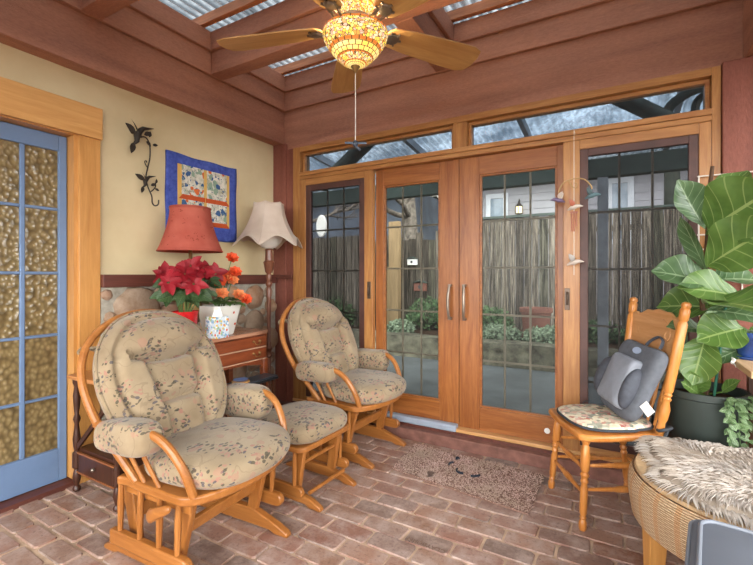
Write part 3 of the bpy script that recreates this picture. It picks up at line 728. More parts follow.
# low dark rack with boards and plate standing in front of the chest
rk = empty('magazine_stand', (-2.13, 2.0, 0)); tag(rk, 'dark low stand stacked with flat boards beside the chest', 'stand')
for x in (-.045, .045):
    for y in (-.20, .20): mb = MB(); mb.cbox((x, y, .235), (.02, .02, .47)); mb.build('leg', M['walnut'], rk)
mb = MB(); mb.cbox((0, 0, .478), (.13, .46, .016)); mb.build('shelf', M['black'], rk, bevel=.003)
bd = MB(); bd.cbox((-2.13, 2.01, .4915), (.12, .43, .010)); bd = bd.build('serving_tray', plain('slate_tray', '#3c4148', .3, .5), bevel=.003); tag(bd, 'thin slate coloured tray lying on the dark low stand', 'tray')
mb = MB(); mb.lathe([(.002, 0), (.052, 0), (.057, .004), (.057, .011), (.002, .011)], 28); o = mb.build('wooden_board', M['case_y'], bevel=0); o.location = (-2.125, 1.94, .4975); tag(o, 'small round wooden board lying on the slate tray', 'board')
mb = MB(); mb.lathe([(.002, 0), (.03, 0), (.046, .008), (.048, .010), (.044, .0105), (.03, .004), (.002, .003)], 28); o = mb.build('saucer', plain('blue_plate', '#6a7eaa', .3, .5)); o.location = (-2.125, 1.94, .5095); tag(o, 'blue saucer sitting on the round wooden board', 'plate')

# red lamp
lp = empty('table_lamp', (-2.44, 1.80, .80)); tag(lp, 'table lamp with bell shaped red shade standing on the chest', 'lamp')
mb = MB(); mb.lathe([(.002, 0), (.075, 0), (.08, .012), (.05, .03), (.03, .06), (.055, .12), (.075, .19), (.06, .27), (.028, .34), (.02, .38), (.012, .4), (.012, .56), (.006, .57)], 24); mb.build('lamp_base', M['brass'], lp)
mb = MB(); k_ = 12
def shade_fn(u, v):
    r = .124+.076*(v**1.7)
    a = 2*pi*u; r *= 1-.012*abs(sin(a*4))
    return (r*cos(a), r*sin(a), .842-.285*v)
mb.grid(shade_fn, 64, 14, False); bmesh.ops.remove_doubles(mb.bm, verts=mb.bm.verts[:], dist=1e-5); sh = mb.build('lamp_shade', M['redshade'], lp, smooth=60, solid=.003)
mb = MB()
for r, z in ((.1255, .842), (.2, .557)): mb = MB(); mb.tube([(r*cos(2*pi*i/48), r*sin(2*pi*i/48), z) for i in range(48)], .004, 6, closed=True); mb.build('shade_trim', M['redshade'], sh)
mb = MB()
for i in range(3): mb.tube([(0, 0, .60), (.135*cos(i*2.094), .128*sin(i*2.094), .834)], .002, 5)
mb.build('harp', M['brass'], lp)

# plants on the chest
def leafblade(mb, base, tip, nrm, width, droop=.1, cup=.12, wave=.0, prof='ov', nu=6, nv=10, seed=0):
    base, tip, nrm = Vector(base), Vector(tip), Vector(nrm)
    d = tip-base; L = d.length; w = d.cross(nrm).normalized(); nn = w.cross(d).normalized()
    def fn(u, v):
        if prof == 'fiddle': W = (.60*sin(pi*min(1, v*1.02))**.75*(.62+.50*v))if v < .985 else .03
        elif prof == 'ov': W = sin(pi*min(.99, max(.01, v))**.85)**.9*.5
        else: W = .5*sin(pi*min(.985, max(.015, v)))
        s = (u-.5)*2; W = max(W, .012)
        z = -droop*L*(v*v-.15*v)+cup*width*abs(s)**1.5*sin(pi*v)+wave*width*sin(v*15+seed+(2 if s > 0 else 0))*abs(s)**2
        return base+d*v+w*(s*W*width)+nn*z
    mb.grid(fn, nu, nv)
po = empty('poinsettia', (-2.285, 1.648, .80)); po.scale = (1.12, 1.12, 1.16); tag(po, 'red flowering poinsettia in red foil pot standing under the red lamp', 'plant')
mb = MB(); mb.lathe([(.002, 0), (.05, 0), (.054, .02), (.066, .14), (.07, .155), (.064, .154), (.06, .13), (.002, .13)], 28); mb.build('pot', M['pot_red'], po)
mb = MB(); mg = MB(); mbr = MB(); r2 = random.Random(4)
FN = Vector((.80, -.36, .50)).normalized(); FU = Vector((0, 0, 1)); FU = (FU-FN*FU.dot(FN)).normalized(); FS = FU.cross(FN)
for i in range(15):
    a = i*2.4; rr = .165*math.sqrt((i+.4)/15); c = Vector((.03+.10*cos(a)*rr/.165, 1.15*rr*sin(a), .365+.03*cos(a*1.7)-1.5*rr*rr))
    mb.tube([(.015*cos(a), .015*sin(a), .12), c*.6+Vector((0, 0, .07)), c], .004, 6)
    fn = (FN+Vector((r2.uniform(-.35, .35), r2.uniform(-.45, .45), r2.uniform(-.3, .4)))).normalized(); fu = (FU-fn*FU.dot(fn)).normalized(); fs = fu.cross(fn)
    for j in range(8):
        b = j*2*pi/8+r2.uniform(-.25, .25)+i; L = r2.uniform(.045, .08); d = fu*cos(b)+fs*sin(b)+fn*r2.uniform(-.1, .35)
        leafblade(mbr, c+d*.006, c+d*L, fn, L*.6, .2, .14, .03, 'ov', 4, 8, j)
for i in range(52):
    a = i*2.4; q = r2.uniform(.5, 1); c = Vector((.03+.08*cos(a)*q, .14*q*sin(a), r2.uniform(.24, .33))); b = r2.uniform(-2.8, 2.8); L = r2.uniform(.07, .11)*(1 if c.y < .05 else .75)
    fn = (FN+Vector((r2.uniform(-.4, .4), r2.uniform(-.4, .4), r2.uniform(-.2, .4)))).normalized(); fu = (FU-fn*FU.dot(fn)).normalized(); fs = fu.cross(fn); d = -fu*cos(b*.55)*.75+fs*sin(b)*1.2
    leafblade(mg, c, c+d.normalized()*L, fn, L*.58, .22, .1, .03, 'ov', 4, 8, i)
mb.build('stems', M['stem'], po); mbr.build('bracts', M['bract'], po, keep=True, smooth=60); mg.build('foliage', M['pgreen'], po, keep=True, smooth=60)

be = empty('flowering_begonia', (-2.315, 1.925, .80)); be.scale = (1.25, 1.3, 1.2); tag(be, 'orange flowering plant in a white tapered pot on the chest', 'plant')
mb = MB(); mb.loft([[(x*s, y*s, z) for x, y in rrect(.088, .088, .03)] for s, z in ((.6, 0), (.66, .006), (1.0, .165), (.93, .165), (.9, .14), (.02, .14))]); pt = mb.build('pot', M['ceramic'], be)
for (y, z, s) in ((.03, .125, .012), (.045, .06, .011), (-.02, .09, .010)): mb = MB(); mb.cbox((.06+z*.17, y, z), (.003, s*1.6, s), (0, R(10), .5)); mb.build('painted_flower', M['petal'], pt)
mg = MB(); ms = MB()
for i in range(20):
    a = i*2.4; rr = .03+.06*((i*7) % 10)/10; d = Vector((cos(a), sin(a), .35-.3*((i*3) % 5)/5)); c = Vector((rr*cos(a), rr*sin(a), .17+.03*((i*5) % 4)/4))
    leafblade(mg, c, c+d*.085, (0, 0, 1), .07, .3, .15, .04, 'ov', 4, 8, i)
fl = [(.06, .075, .215, 0), (.03, -.02, .30, 1), (.07, -.06, .29, 1), (.05, .04, .30, 0), (.05, .06, .345, 0), (.085, .10, .19, 0), (.08, -.05, .23, 1), (.02, .065, .425, 1), (.03, .02, .32, 0)]
fl = [(x, y, z) for x, y, z, q in fl]
for i, (x, y, z) in enumerate(fl):
    ms.tube([(x*.3, y*.3, .14), (x*.7, y*.8, z-.06), (x, y, z)], .003, 5)
    mf = MB(); c = Vector((x, y, z))
    for ring, (n_, L, up) in enumerate(((8, .040, .25), (7, .030, .8), (5, .018, 1.6))):
        for k in range(n_):
            a = 2*pi*k/n_+ring*.4; d = (FU*cos(a)+FS*sin(a)+FN*up).normalized()
            leafblade(mf, c, c+d*L, FN, L*.95, -.3, .3, .0, 'ov', 3, 4)
    mf.build('flower', M['petal'] if i % 3 else M['petal2'], be, keep=True, smooth=60)
ms.build('stems', M['stem'], be); mg.build('foliage', M['bgreen'], be, keep=True, smooth=60)

def m_tissue():
    k = NT('tissue_box_print'); vec = k.coord(); vo = k.n('TexVoronoi', {'Vector': vec, 'Scale': 75}); sp = k.n('SeparateColor', {0: vo.outputs[1]})
    c = k.ramp(sp.outputs[0], [(0, lin('#c3d3df')), (.4, lin('#7fa9c9')), (.55, lin('#e3c14e')), (.68, lin('#d6674e')), (.76, lin('#e8ecec')), (.9, lin('#9ab98a'))], 'CONSTANT')
    c = k.mix(k.math('GREATER_THAN', vo.outputs[0], .62), c, lin('#d5dde2')); k.base(c, .6); return k.m
tb = empty('tissue_box', (-2.212, 1.825, .80), R(4)); tag(tb, 'cube tissue box with a floral print in front of the white pot', 'tissue box')
mb = MB(); mb.box(-.05, .05, -.05, .05, 0, .135); mb.build('box', m_tissue(), tb, smooth=0, bevel=.002)
mb = MB(); mb.grid(lambda u, v: ((.042-.028*v)*(u-.5)*2+.01*sin(7*u), .012*sin(u*9)*(1-.4*v)+.008*v, .134+.055*v*(.75+.25*sin(u*8+1))), 16, 6, False)
mb.grid(lambda u, v: (.012*sin(u*8)*(1-.3*v)-.006, (.036-.02*v)*(u-.5)*2, .134+.045*v*(.75+.25*cos(u*7))), 16, 6, False)
mb.build('tissue', M['paper'], tb, smooth=80, keep=True)

# standing lamp with scalloped shade
fl_ = empty('floor_lamp', (-2.465, 2.548, 0)); tag(fl_, 'floor lamp with turned wooden pole and scalloped cream shade in the corner', 'lamp')
mb = MB(); mb.lathe([(.002, 0), (.12, 0), (.125, .015), (.115, .03), (.07, .05), (.05, .085), (.025, .11), (.02, .12)], 28); mb.build('base', M['lamp_wood'], fl_)
pp = [(.018, .11), (.022, .2), (.016, .3), (.016, .52), (.028, .535), (.028, .55), (.018, .565), (.03, .60), (.018, .63), (.014, .66), (.016, .82), (.018, 1.0), (.022, 1.08), (.016, 1.1), (.027, 1.12), (.027, 1.135), (.017, 1.15), (.024, 1.19), (.018, 1.21), (.03, 1.225), (.042, 1.29), (.046, 1.305), (.032, 1.32), (.03, 1.40), (.036, 1.405), (.02, 1.42)]
mb = MB(); mb.lathe(pp, 18); mb.build('pole', M['lamp_wood'], fl_)
mb = MB(); mb.lathe([(.03, 1.415), (.06, 1.43), (.10, 1.47), (.125, 1.53), (.12, 1.535), (.095, 1.48), (.02, 1.43)], 28); mb.build('glass_bowl', plain('milk_glass', '#efe9df', .3, .5, var=.02), fl_)
def scal(u, v):
    a = 2*pi*u; ca = abs(sin(a*3)); lob = (1-ca)                       # six panels, points at the corners
    r = .120+.128*v**1.7; r *= 1+.16*lob*v**1.5-.05*(1-lob)*(.4+v)
    z = 1.775-.345*v+.075*v**3*(1-lob)**1.2*1.0+.012*lob*(1-v)
    return (r*cos(a), r*sin(a), z)
mb = MB(); mb.grid(scal, 96, 16, False); bmesh.ops.remove_doubles(mb.bm, verts=mb.bm.verts[:], dist=1e-5); s2 = mb.build('lamp_shade', M['creamshade'], fl_, smooth=50, solid=.003)
mb = MB()
mb.tube([Vector(scal(i/96, 1)) for i in range(96)], .004, 6, closed=True); mb.tube([Vector(scal(i/96, 0)) for i in range(96)], .0035, 6, closed=True)
for k in range(6): mb.tube([Vector(scal((k)/6, v/10))*1.002 for v in range(11)], .003, 6)
mb.build('shade_piping', M['creamshade'], s2)

# iron hummingbird wall hook
hk = empty('wall_hook', (WL, .065, .055)); tag(hk, 'dark iron hummingbird and vine hook on the plaster wall', 'wall hook')
mb = MB(); 
vine = [(.02, 1.520, 2.03), (.035, 1.565, 2.045), (.04, 1.592, 2.0), (.035, 1.597, 1.92), (.03, 1.585, 1.85), (.03, 1.573, 1.78), (.035, 1.585, 1.72), (.05, 1.600, 1.665), (.06, 1.598, 1.62), (.075, 1.606, 1.60), (.085, 1.622, 1.61), (.085, 1.626, 1.64)]
mb.tube(spline(vine, 5), .0045, 7)
mb.tube(spline([(.045, 1.592, 1.69), (.045, 1.615, 1.71), (.04, 1.632, 1.735), (.04, 1.630, 1.76)], 5), .004, 6)
mb.tube(spline([(.03, 1.585, 1.85), (.035, 1.568, 1.865), (.035, 1.562, 1.885), (.035, 1.572, 1.892), (.035, 1.576, 1.88)], 4), .0035, 6); mb.build('vine', M['iron'], hk)
def bird(par, c, s, m, flip=1, name='bird'):
    mb = MB(); c = Vector(c); body = [c+Vector((0, -.02*s, -.055*s)), c+Vector((0, 0, -.03*s)), c, c+Vector((0, flip*.02*s, .03*s)), c+Vector((0, flip*.035*s, .045*s)), c+Vector((0, flip*.05*s, .048*s)), c+Vector((0, flip*.09*s, .06*s))]
    mb.tube(body, [.004*s, .012*s, .017*s, .014*s, .011*s, .008*s, .0015*s], 8)
    for q in (-1, 1): leafblade(mb, c+Vector((q*.008*s, 0, .01*s)), c+Vector((q*.05*s, -flip*.05*s, .06*s)), (q*.4, .8, .4), .045*s, .1, .05, 0, 'ov', 3, 6)
    leafblade(mb, c+Vector((0, -.015*s, -.04*s)), c+Vector((0, -.03*s*flip, -.10*s)), (1, 0, 0), .03*s, .0, .05, 0, 'ov', 3, 5)
    return mb.build(name, m, par, smooth=60)
bird(hk, (.04, 1.508, 2.04), 1.25, M['iron'], 1); bird(hk, (.04, 1.562, 1.755), .8, M['iron'], 1)
mb = MB()
for (y, z, a, L) in ((1.555, 2.055, .6, .05), (1.57, 2.02, -.8, .04), (1.535, 2.03, 2.2, .05), (1.59, 2.05, 1.5, .04), (1.612, 2.005, .2, .035), (1.60, 1.735, .5, .035), (1.628, 1.72, -.4, .03), (1.637, 1.755, 1.6, .03)):
    leafblade(mb, (.04, y, z), (.048, y+cos(a)*L, z+sin(a)*L), (1, 0, .1), L*.6, .1, .1, .05, 'ov', 3, 5)
mb.build('leaves', M['iron'], hk, smooth=60, keep=True)
mb = MB(); mb.tube([(.0, 1.497, 1.965), (.02, 1.497, 1.965), (.03, 1.497, 1.965)], .011, 8); mb.tube([(.02, 1.497, 1.965), (.035, 1.508, 2.03)], .005, 6); mb.build('mount', M['iron'], hk)

# quilted hanging
q = empty('quilt_hanging', (WL, 0, 0)); tag(q, 'small quilted bird panel with blue border hung on the plaster wall', 'wall hanging')
Y0, Y1, Z0, Z1 = 1.79, 2.405, 1.468, 2.064
def m_blueq():
    k = NT('blue_quilt'); vec = k.coord(); c = k.ramp(k.noise(vec, 26, 5, .65), [(.3, lin('#37458c')), (.7, lin('#5566b4'))]); k.base(c, .9, .15); k.bump(k.noise(vec, 40, 4, .6), .6, .008); return k.m
def m_birds():
    k = NT('bird_print'); vec = k.coord(); w = k.n('TexNoise', {'Vector': vec, 'Scale': 16, 'Detail': 2}).outputs[1]
    vw = k.n('VectorMath', operation='MULTIPLY_ADD'); k.set(vw.inputs[0], w); vw.inputs[1].default_value = (.07,)*3; k.set(vw.inputs[2], vec); vw = vw.outputs[0]
    c = k.ramp(k.noise(vec, 20, 3), [(.35, lin('#a9a892')), (.6, lin('#d8d4c6'))])
    tw = k.math('LESS_THAN', k.math('ABSOLUTE', k.math('SUBTRACT', k.noise(vw, 17, 1), .5)), .012); c = k.mix(k.math('MULTIPLY', tw, .7), c, lin('#7c7362'))
    vo = k.n('TexVoronoi', {'Vector': vw, 'Scale': 21}); sp = k.n('SeparateColor', {0: vo.outputs[1]})
    bc = k.ramp(sp.outputs[1], [(0, lin('#3f5d86')), (.34, lin('#5a7898')), (.36, lin('#cf6a38')), (.62, lin('#d67d45')), (.64, lin('#8aa08a')), (1, lin('#6a7f94'))], 'CONSTANT')
    c = k.mix(k.math('MULTIPLY', k.math('LESS_THAN', vo.outputs[0], .5), k.math('GREATER_THAN', sp.outputs[0], .28)), c, bc)
    v3 = k.n('TexVoronoi', {'Vector': vw, 'Scale': 52}); s3 = k.n('SeparateColor', {0: v3.outputs[1]})
    c = k.mix(k.math('MULTIPLY', k.math('LESS_THAN', v3.outputs[0], .3), k.math('GREATER_THAN', s3.outputs[0], .55)), c, k.ramp(s3.outputs[1], [(0, lin('#4c6280')), (.5, lin('#7f9488')), (1, lin('#b26a48'))], 'CONSTANT'))
    k.base(c, .9, .15); return k.m
mb = MB(); mb.grid(lambda u, v: (.006+.004*noise.noise(Vector((u*4, v*4, 1)))+.004, Y0+(Y1-Y0)*u+.003*sin(v*9), Z0+(Z1-Z0)*v-.006*sin(u*pi)+.004*sin(u*13)), 24, 24, False)
mb.build('border', m_blueq(), q, smooth=80, keep=True, solid=.012)
fy0, fy1, fz0, fz1 = Y0+.085, Y1-.075, Z0+.10, Z1-.075
mb = MB(); mb.box(.014, .021, fy0, fy1, fz0, fz1); mb.build('gold_sashing', plain('gold_cloth', '#d3ab63', .9, .1, var=.08), q, bevel=.002)
ym = (fy0+fy1)/2; zm = fz0+(fz1-fz0)*.46
for a, b in ((fy0+.03, ym-.014), (ym+.014, fy1-.03)):
    for z0, z1 in ((fz0+.028, zm-.016), (zm+.016, fz1)):
        mb = MB(); mb.box(.0195, .0235, a, b, z0, z1); mb.build('bird_block', M['bird'] if 'bird' in M else M.setdefault('bird', m_birds()), q, smooth=0)
rust = plain('rust_cloth', '#bf5630', .9, .1, var=.1)
for a, b, s in ((fy0+.006, ym-.004, 1), (ym+.004, fy1-.004, -1)):
    for z in (fz0, zm-.018):
        mb = MB(); e0, e1 = (.03, 0) if s > 0 else (0, .03)
        mb.loft([[(x, a, z), (x, b, z), (x, b-e1, z+.034), (x, a+e0, z+.034)] for x in (.022, .0255)]); mb.build('sill_strip', rust, q, smooth=0)

# ------------------------------------------------------------------ oak chair with pads
oc = empty('dining_chair', (-.05, 2.455, 0), R(207.5)); tag(oc, 'oak pressed back chair with turned legs beside the glass doors', 'chair')
def turned(r, n=1):
    return [(r*.75, 0), (r, .02), (r*1.05, .09), (r*.72, .12), (r*.95, .14), (r*.72, .16), (r*.98, .19), (r*1.02, .45), (r*.78, .50), (r*1.12, .53), (r*.8, .56), (r*1.2, .60), (r*.8, .63), (r*1.18, .66), (r*1.28, .80), (r*1.05, .90), (r*.8, .93), (r*1.15, .97), (r*1.0, 1)]
mb = MB(); so = [(p.x, p.y) for p in spline([Vector(q) for q in ((.215, -.15, 0), (.222, 0, 0), (.215, .15, 0), (.195, .205, 0), (.08, .215, 0), (-.12, .185, 0), (-.19, .17, 0), (-.205, 0, 0), (-.19, -.17, 0), (-.12, -.185, 0), (.08, -.215, 0), (.195, -.205, 0))], 4, True)]
mb.prism(so, .418, .45); mb.build('seat', M['oak_x'], oc, bevel=.01)
for s in (-1, 1):
    mb = MB(); mb.lathe(turned(.017), 14, (.195, s*.195, 0), (.165, s*.165, .42)); mb.build('front_leg', M['oak'], oc)
    mb = MB(); mb.lathe(turned(.016), 14, (-.215, s*.175, 0), (-.165, s*.15, .42)); mb.build('rear_leg', M['oak'], oc)
    p = [(.017, 0), (.019, .05), (.015, .1), (.021, .13), (.024, .20), (.015, .26), (.02, .28), (.015, .295), (.02, .31), (.015, .325), (.02, .34), (.021, .42), (.0225, .6), (.0215, .84), (.016, .86), (.021, .875), (.0215, .94), (.017, .955), (.021, .97), (.018, .99), (.008, 1)]
    mb = MB(); mb.lathe(p, 16, (-.175, s*.165, .44), (-.272, s*.212, 1.075)); mb.build('back_post', M['oak'], oc)
    for z, x in ((.15, .186), (.23, .180)):
        pass
def rung(a, b, n='stretcher'):
    mb = MB(); mb.lathe([(.006, 0), (.008, .1), (.010, .28), (.012, .34), (.010, .36), (.014, .42), (.015, .5), (.014, .58), (.010, .64), (.012, .66), (.010, .72), (.008, .9), (.006, 1)], 10, a, b); mb.build(n, M['oak'], oc)
for z in (.165, .275):
    fx = .195-.03*z/.42; fy = .195-.03*z/.42; rx = -.215+.05*z/.42; ry = .175-.025*z/.42
    rung((fx, -fy, z), (fx, fy, z))
    for s in (-1, 1): rung((fx, s*fy, z+.02), (rx, s*ry, z+.02))
rung((-.2, -.165, .2), (-.2, .165, .2))
# pressed crest panel
cr = [(-.19, 0), (-.185, .03), (-.165, .045), (-.17, .07), (-.19, .09), (-.19, .235), (-.165, .245), (-.15, .232), (-.12, .245), (-.09, .262), (-.05, .262), (0, .272), (.05, .262), (.09, .262), (.12, .245), (.15, .232), (.165, .245), (.19, .235), (.19, .09), (.17, .07), (.165, .045), (.185, .03), (.19, 0), (.15, -.012), (.1, -.03), (.05, -.038), (0, -.03), (-.05, -.038), (-.1, -.03), (-.15, -.012)]
mb = MB(); tilt = Matrix.Translation((-.225, 0, .76)) @ Euler((0, R(-8.8), 0)).to_matrix().to_4x4(); mb.M = tilt
def bow(y): return -.02*(1-(y/.19)**2)
mb.loft([[(bow(y)-.008, y, z) for y, z in cr], [(bow(y)+.008, y, z) for y, z in cr]]); mb.build('crest_panel', M['oak_pale'], oc, bevel=.003)
mb = MB(); mb.M = tilt
for s in (-1, 1):
    mb.tube(spline([(bow(0)+.009, 0, .20), (bow(.05)+.009, s*.05, .22), (bow(.1)+.009, s*.10, .19), (bow(.13)+.009, s*.13, .15), (bow(.12)+.009, s*.11, .12), (bow(.09)+.009, s*.085, .14), (bow(.09)+.009, s*.09, .165)], 5), .004, 6)
mb.build('pressed_scroll', M['oak_pale'], oc)
for y in (-.12, -.06, 0, .06, .12):
    mb = MB(); mb.lathe([(.006, 0), (.008, .3), (.011, .5), (.008, .7), (.006, 1)], 8, (-.178, y*.95, .445), (-.24+bow(y)*.8, y, .745)); mb.build('back_spindle', M['oak'], oc)

def placed(name, label, cat, loc, deg):
    t = empty(name, loc, R(deg)); return tag(t, label, cat)
sp_ = placed('seat_pad', 'floral tapestry seat pad with dark piping on the oak chair', 'cushion', (-.05, 2.455, .451), 209)
po_ = superell(.195, .19, 3.2); po_ = [(x+.005, y*(1 if x > -.05 else .92)) for x, y in po_]
mb = MB(); puff(mb, po_, .017, .016, .016, 12, .2, .003, 1, .006); mb.build('pad', M['tapestry'], sp_, smooth=80)
mb = MB(); mb.tube([(x*1.005, y*1.005, .015) for x, y in po_], .007, 6, closed=True); mb.build('piping', M['pipe_dark'], sp_)
for s in (-1, 1):
    mb = MB(); mb.tube(spline([(-.17, s*.16, .015), (-.15, s*.195, .02), (-.165, s*.215, .03), (-.205, s*.205, .035), (-.215, s*.17, .03), (-.19, s*.2, .02), (-.165, s*.218, -.01), (-.16, s*.218, -.06)], 5), .007, 6); mb.build('tie', M['pipe_dark'], sp_)
# grey back massager cushion leaning on the chair back
ms_ = empty('massage_cushion', (-.05, 2.455, 0), R(209)); tag(ms_, 'grey massage cushion with raised centre panel leaning on the oak chair', 'cushion')
lean = Matrix.Translation((-.055, .015, .492)) @ Euler((0, R(-22), 0)).to_matrix().to_4x4() @ Euler((R(-4), 0, R(0))).to_matrix().to_4x4()
# local here: x forward, y sideways, z up
def puffz(mb, outline, x0, front, back, **k):
    old = mb.M; mb.M = old @ Matrix(((0,0,1,0),(1,0,0,0),(0,1,0,0),(0,0,0,1))); puff(mb, outline, x0, front, back, **k); mb.M = old
mb = MB(); mb.M = lean
ow = []
for k in range(64):
    a = 2*pi*k/64; c, s = cos(a), sin(a); y = .176*math.copysign(abs(c)**.42, c); z = .188*math.copysign(abs(s)**.42, s)
    y *= 1-.10*(1-abs(z)/.17)-.09*max(0, -z/.17); z += .020*(abs(y)/.16)**2 if z > 0 else 0
    ow.append((y, z+.188))
puffz(mb, ow, 0, .045, .035, rings=14, e=.3, lump=.004, seed=3); mb.build('pad', M['grey'], ms_, smooth=80)
mb = MB(); mb.M = lean
puffz(mb, [(y, z+.168) for y, z in rrect(.098, .128, .02)], .045, .048, .04, rings=12, e=.18, lump=.002, seed=2, dome=.006); mb.build('centre_panel', M['greylt'], ms_, smooth=80)
for s in (-1, 1):
    mb = MB(); mb.M = lean @ Matrix.Translation((.05, s*(.10 if s > 0 else .135), .155)) @ Euler((0, 0, s*R(18))).to_matrix().to_4x4()
    mb.sph((0, 0, 0), (.050, .036 if s > 0 else .055, .105), 20, 14); mb.build('side_roller', M['greydk'], ms_, smooth=80)
mb = MB(); mb.M = lean; mb.tube(spline([(0, -.01, .38), (-.002, .005, .41), (-.002, .05, .44), (-.002, .09, .425), (0, .095, .385)], 6), .009, 8, flat=.5); mb.build('strap_handle', M['greydk'], ms_)
mb = MB(); mb.M = lean @ Matrix.Translation((.044, .01, .338)) @ Euler((0, R(80), 0)).to_matrix().to_4x4() @ Matrix.Diagonal((.62, 1.15, 1, 1)); mb.lathe([(.001, 0), (.028, 0), (.028, .003), (.001, .003)], 24); lg = mb.build('oval_badge', plain('badge_blue', '#97a6bf', .5), ms_)
mb = MB(); mb.M = lean @ Matrix.Translation((.012, .172, .115)) @ Euler((R(-25), 0, R(20))).to_matrix().to_4x4(); mb.box(-.002, .002, -.005, .055, -.02, .022); mb.build('care_tag', M['white'], ms_, smooth=0)
mb = MB(); mb.tube(spline([(-.0, -.155, .505), (.01, -.19, .49), (.0, -.23, .44), (-.03, -.245, .35), (-.06, -.25, .25)], 6), .0035, 6); mb.build('power_cord', M['blackcord'], ms_)

# ------------------------------------------------------------------ wicker stool with sheepskin, grey footstool
ws = empty('wicker_stool', (.445, 1.99, 0)); tag(ws, 'round wicker stool with wooden legs under the sheepskin', 'stool')
RS = .40
def m_wick():
    k = NT('wicker_weave'); tc = k.n('TexCoord'); s = k.n('SeparateXYZ', {0: tc.outputs['UV']})
    u = k.math('MULTIPLY', s.outputs[0], 60); v = k.math('MULTIPLY', s.outputs[1], 24)
    row = k.math('FRACT', v); ph = k.math('ADD', u, k.math('MULTIPLY', k.math('FLOOR', v), .5))
    hor = k.math('ABSOLUTE', k.math('SINE', k.math('MULTIPLY', ph, pi))); ver = k.math('SINE', k.math('MULTIPLY', row, pi))
    h = k.math('MULTIPLY', k.math('ADD', k.math('MULTIPLY', hor, .6), .4), ver)
    stake = k.math('GREATER_THAN', k.math('ABSOLUTE', k.math('SUBTRACT', k.math('FRACT', k.math('MULTIPLY', s.outputs[0], 30)), .5)), .38)
    c = k.ramp(h, [(.06, lin('#77593f')), (.3, lin('#bf9d7a')), (.9, lin('#e6cba8'))])
    c = k.mix(k.math('MULTIPLY', stake, .5), c, lin('#c98f58'))
    c = k.mix(k.ramp(k.noise(k.coord(), 12, 4), [(.4, (0,0,0)), (.7, (.25,.25,.25))]), c, lin('#b58a62'))
    k.base(c, .6, .35); k.bump(h, .9, .006); return k.m
mb = MB()
def drum(u, v):
    a = 2*pi*u; z = .262+.173*v; r = RS*(.955+.045*sin(pi*min(1, v*1.05)*.62+.3))-.012*max(0, v-.8)*5
    return (r*cos(a), r*sin(a), z)
mb.grid(drum, 96, 12); mb.build('woven_drum', m_wick(), ws, smooth=60)
mb = MB(); mb.lathe([(.01, .43), (RS*.935, .432), (RS*.945, .436), (RS*.93, .447), (.01, .452)], 64); mb.build('top', plain('woven_top', '#b99a74', .7, .3, var=.2, scale=30, bump=.5), ws)
for k in range(4):
    a = R(200)+k*pi/2; c = Vector((.335*cos(a), .335*sin(a), 0)); mb = MB()
    lo = [[(c.x*1.02+q*cos(a)-w*sin(a), c.y*1.02+q*sin(a)+w*cos(a), 0) for q, w in ((-.022, -.022), (.022, -.022), (.022, .022), (-.022, .022))], [(c.x+q*cos(a)-w*sin(a), c.y+q*sin(a)+w*cos(a), .275) for q, w in ((-.032, -.036), (.032, -.036), (.032, .036), (-.032, .036))]]
    mb.loft(lo); mb.build('leg', M['case_z'], ws, smooth=20, bevel=.004)
def m_fur():
    k = NT('sheepskin_wool'); vec = k.coord(); g = k.n('NewGeometry')
    c = k.ramp(g.outputs['Random Per Island'], [(0, lin('#8d837a')), (.5, lin('#a79e96')), (1, lin('#bdb6ae'))])
    c = k.mix(k.ramp(k.noise(vec, 7, 3), [(.4, (0,0,0)), (.65, (.55,.55,.55))]), c, lin('#b0a08e')); k.base(c, .9, .15); return k.m
skin = empty('sheepskin', (.445, 1.99, .452)); tag(skin, 'shaggy grey brown sheepskin draped over the wicker stool', 'sheepskin')
ro = random.Random(12)
def skin_out(a): return .345*(1+.10*sin(3*a+.6)+.07*sin(5*a+2.)+.035*sin(11*a))
def skin_z(r): return .012-.10*max(0, r-.385)/.06*.3
mb = MB(); mb.loft([[(skin_out(2*pi*k/72)*s*cos(2*pi*k/72), skin_out(2*pi*k/72)*s*sin(2*pi*k/72), z+.004*noise.noise(Vector((s*5, k*.2, 0)))) for k in range(72)] for s, z in ((.02, .001), (1.0, .001), (1.0, .012), (.8, .03), (.4, .034), (.02, .034))]); mb.build('hide', plain('hide', '#9a8c7d', .95, .1, var=.2), skin, smooth=80)
mb = MB()
def tuft(mb, base, d, L, w, sag):
    d = d.normalized(); side = d.cross(Vector((0, 0, 1)))
    side = side.normalized() if side.length > .01 else Vector((1, 0, 0)); up = side.cross(d); lo = []
    for i in range(5):
        t = i/4; p = base+d*(L*t)-Vector((0, 0, sag*L*t*t))+side*(w*.9*sin(t*5+base.x*90)*t)
        ww = w*(1-t**1.6)+.0006
        lo.append([p+side*ww, p-side*ww*.6+up*ww*.7, p-side*ww*.6-up*ww*.7])
    mb.loft(lo)
for i in range(5200):
    a = ro.uniform(0, 2*pi); rr = math.sqrt(ro.random()); r = skin_out(a)*rr
    p = Vector((r*cos(a), r*sin(a), .028 if rr < .85 else .012))
    swirl = noise.noise(Vector((p.x*5, p.y*5, 3)))*2.2
    hd = Vector((cos(a+swirl*.8), sin(a+swirl*.8), 0)); d = hd*(.5+.9*rr)+Vector((0, 0, .75-.45*rr))+Vector((ro.uniform(-.35, .35), ro.uniform(-.35, .35), 0))
    tuft(mb, p, d, ro.uniform(.035, .062), ro.uniform(.0028, .0048), .55)
mb.build('wool', m_fur(), skin, smooth=60, keep=False)

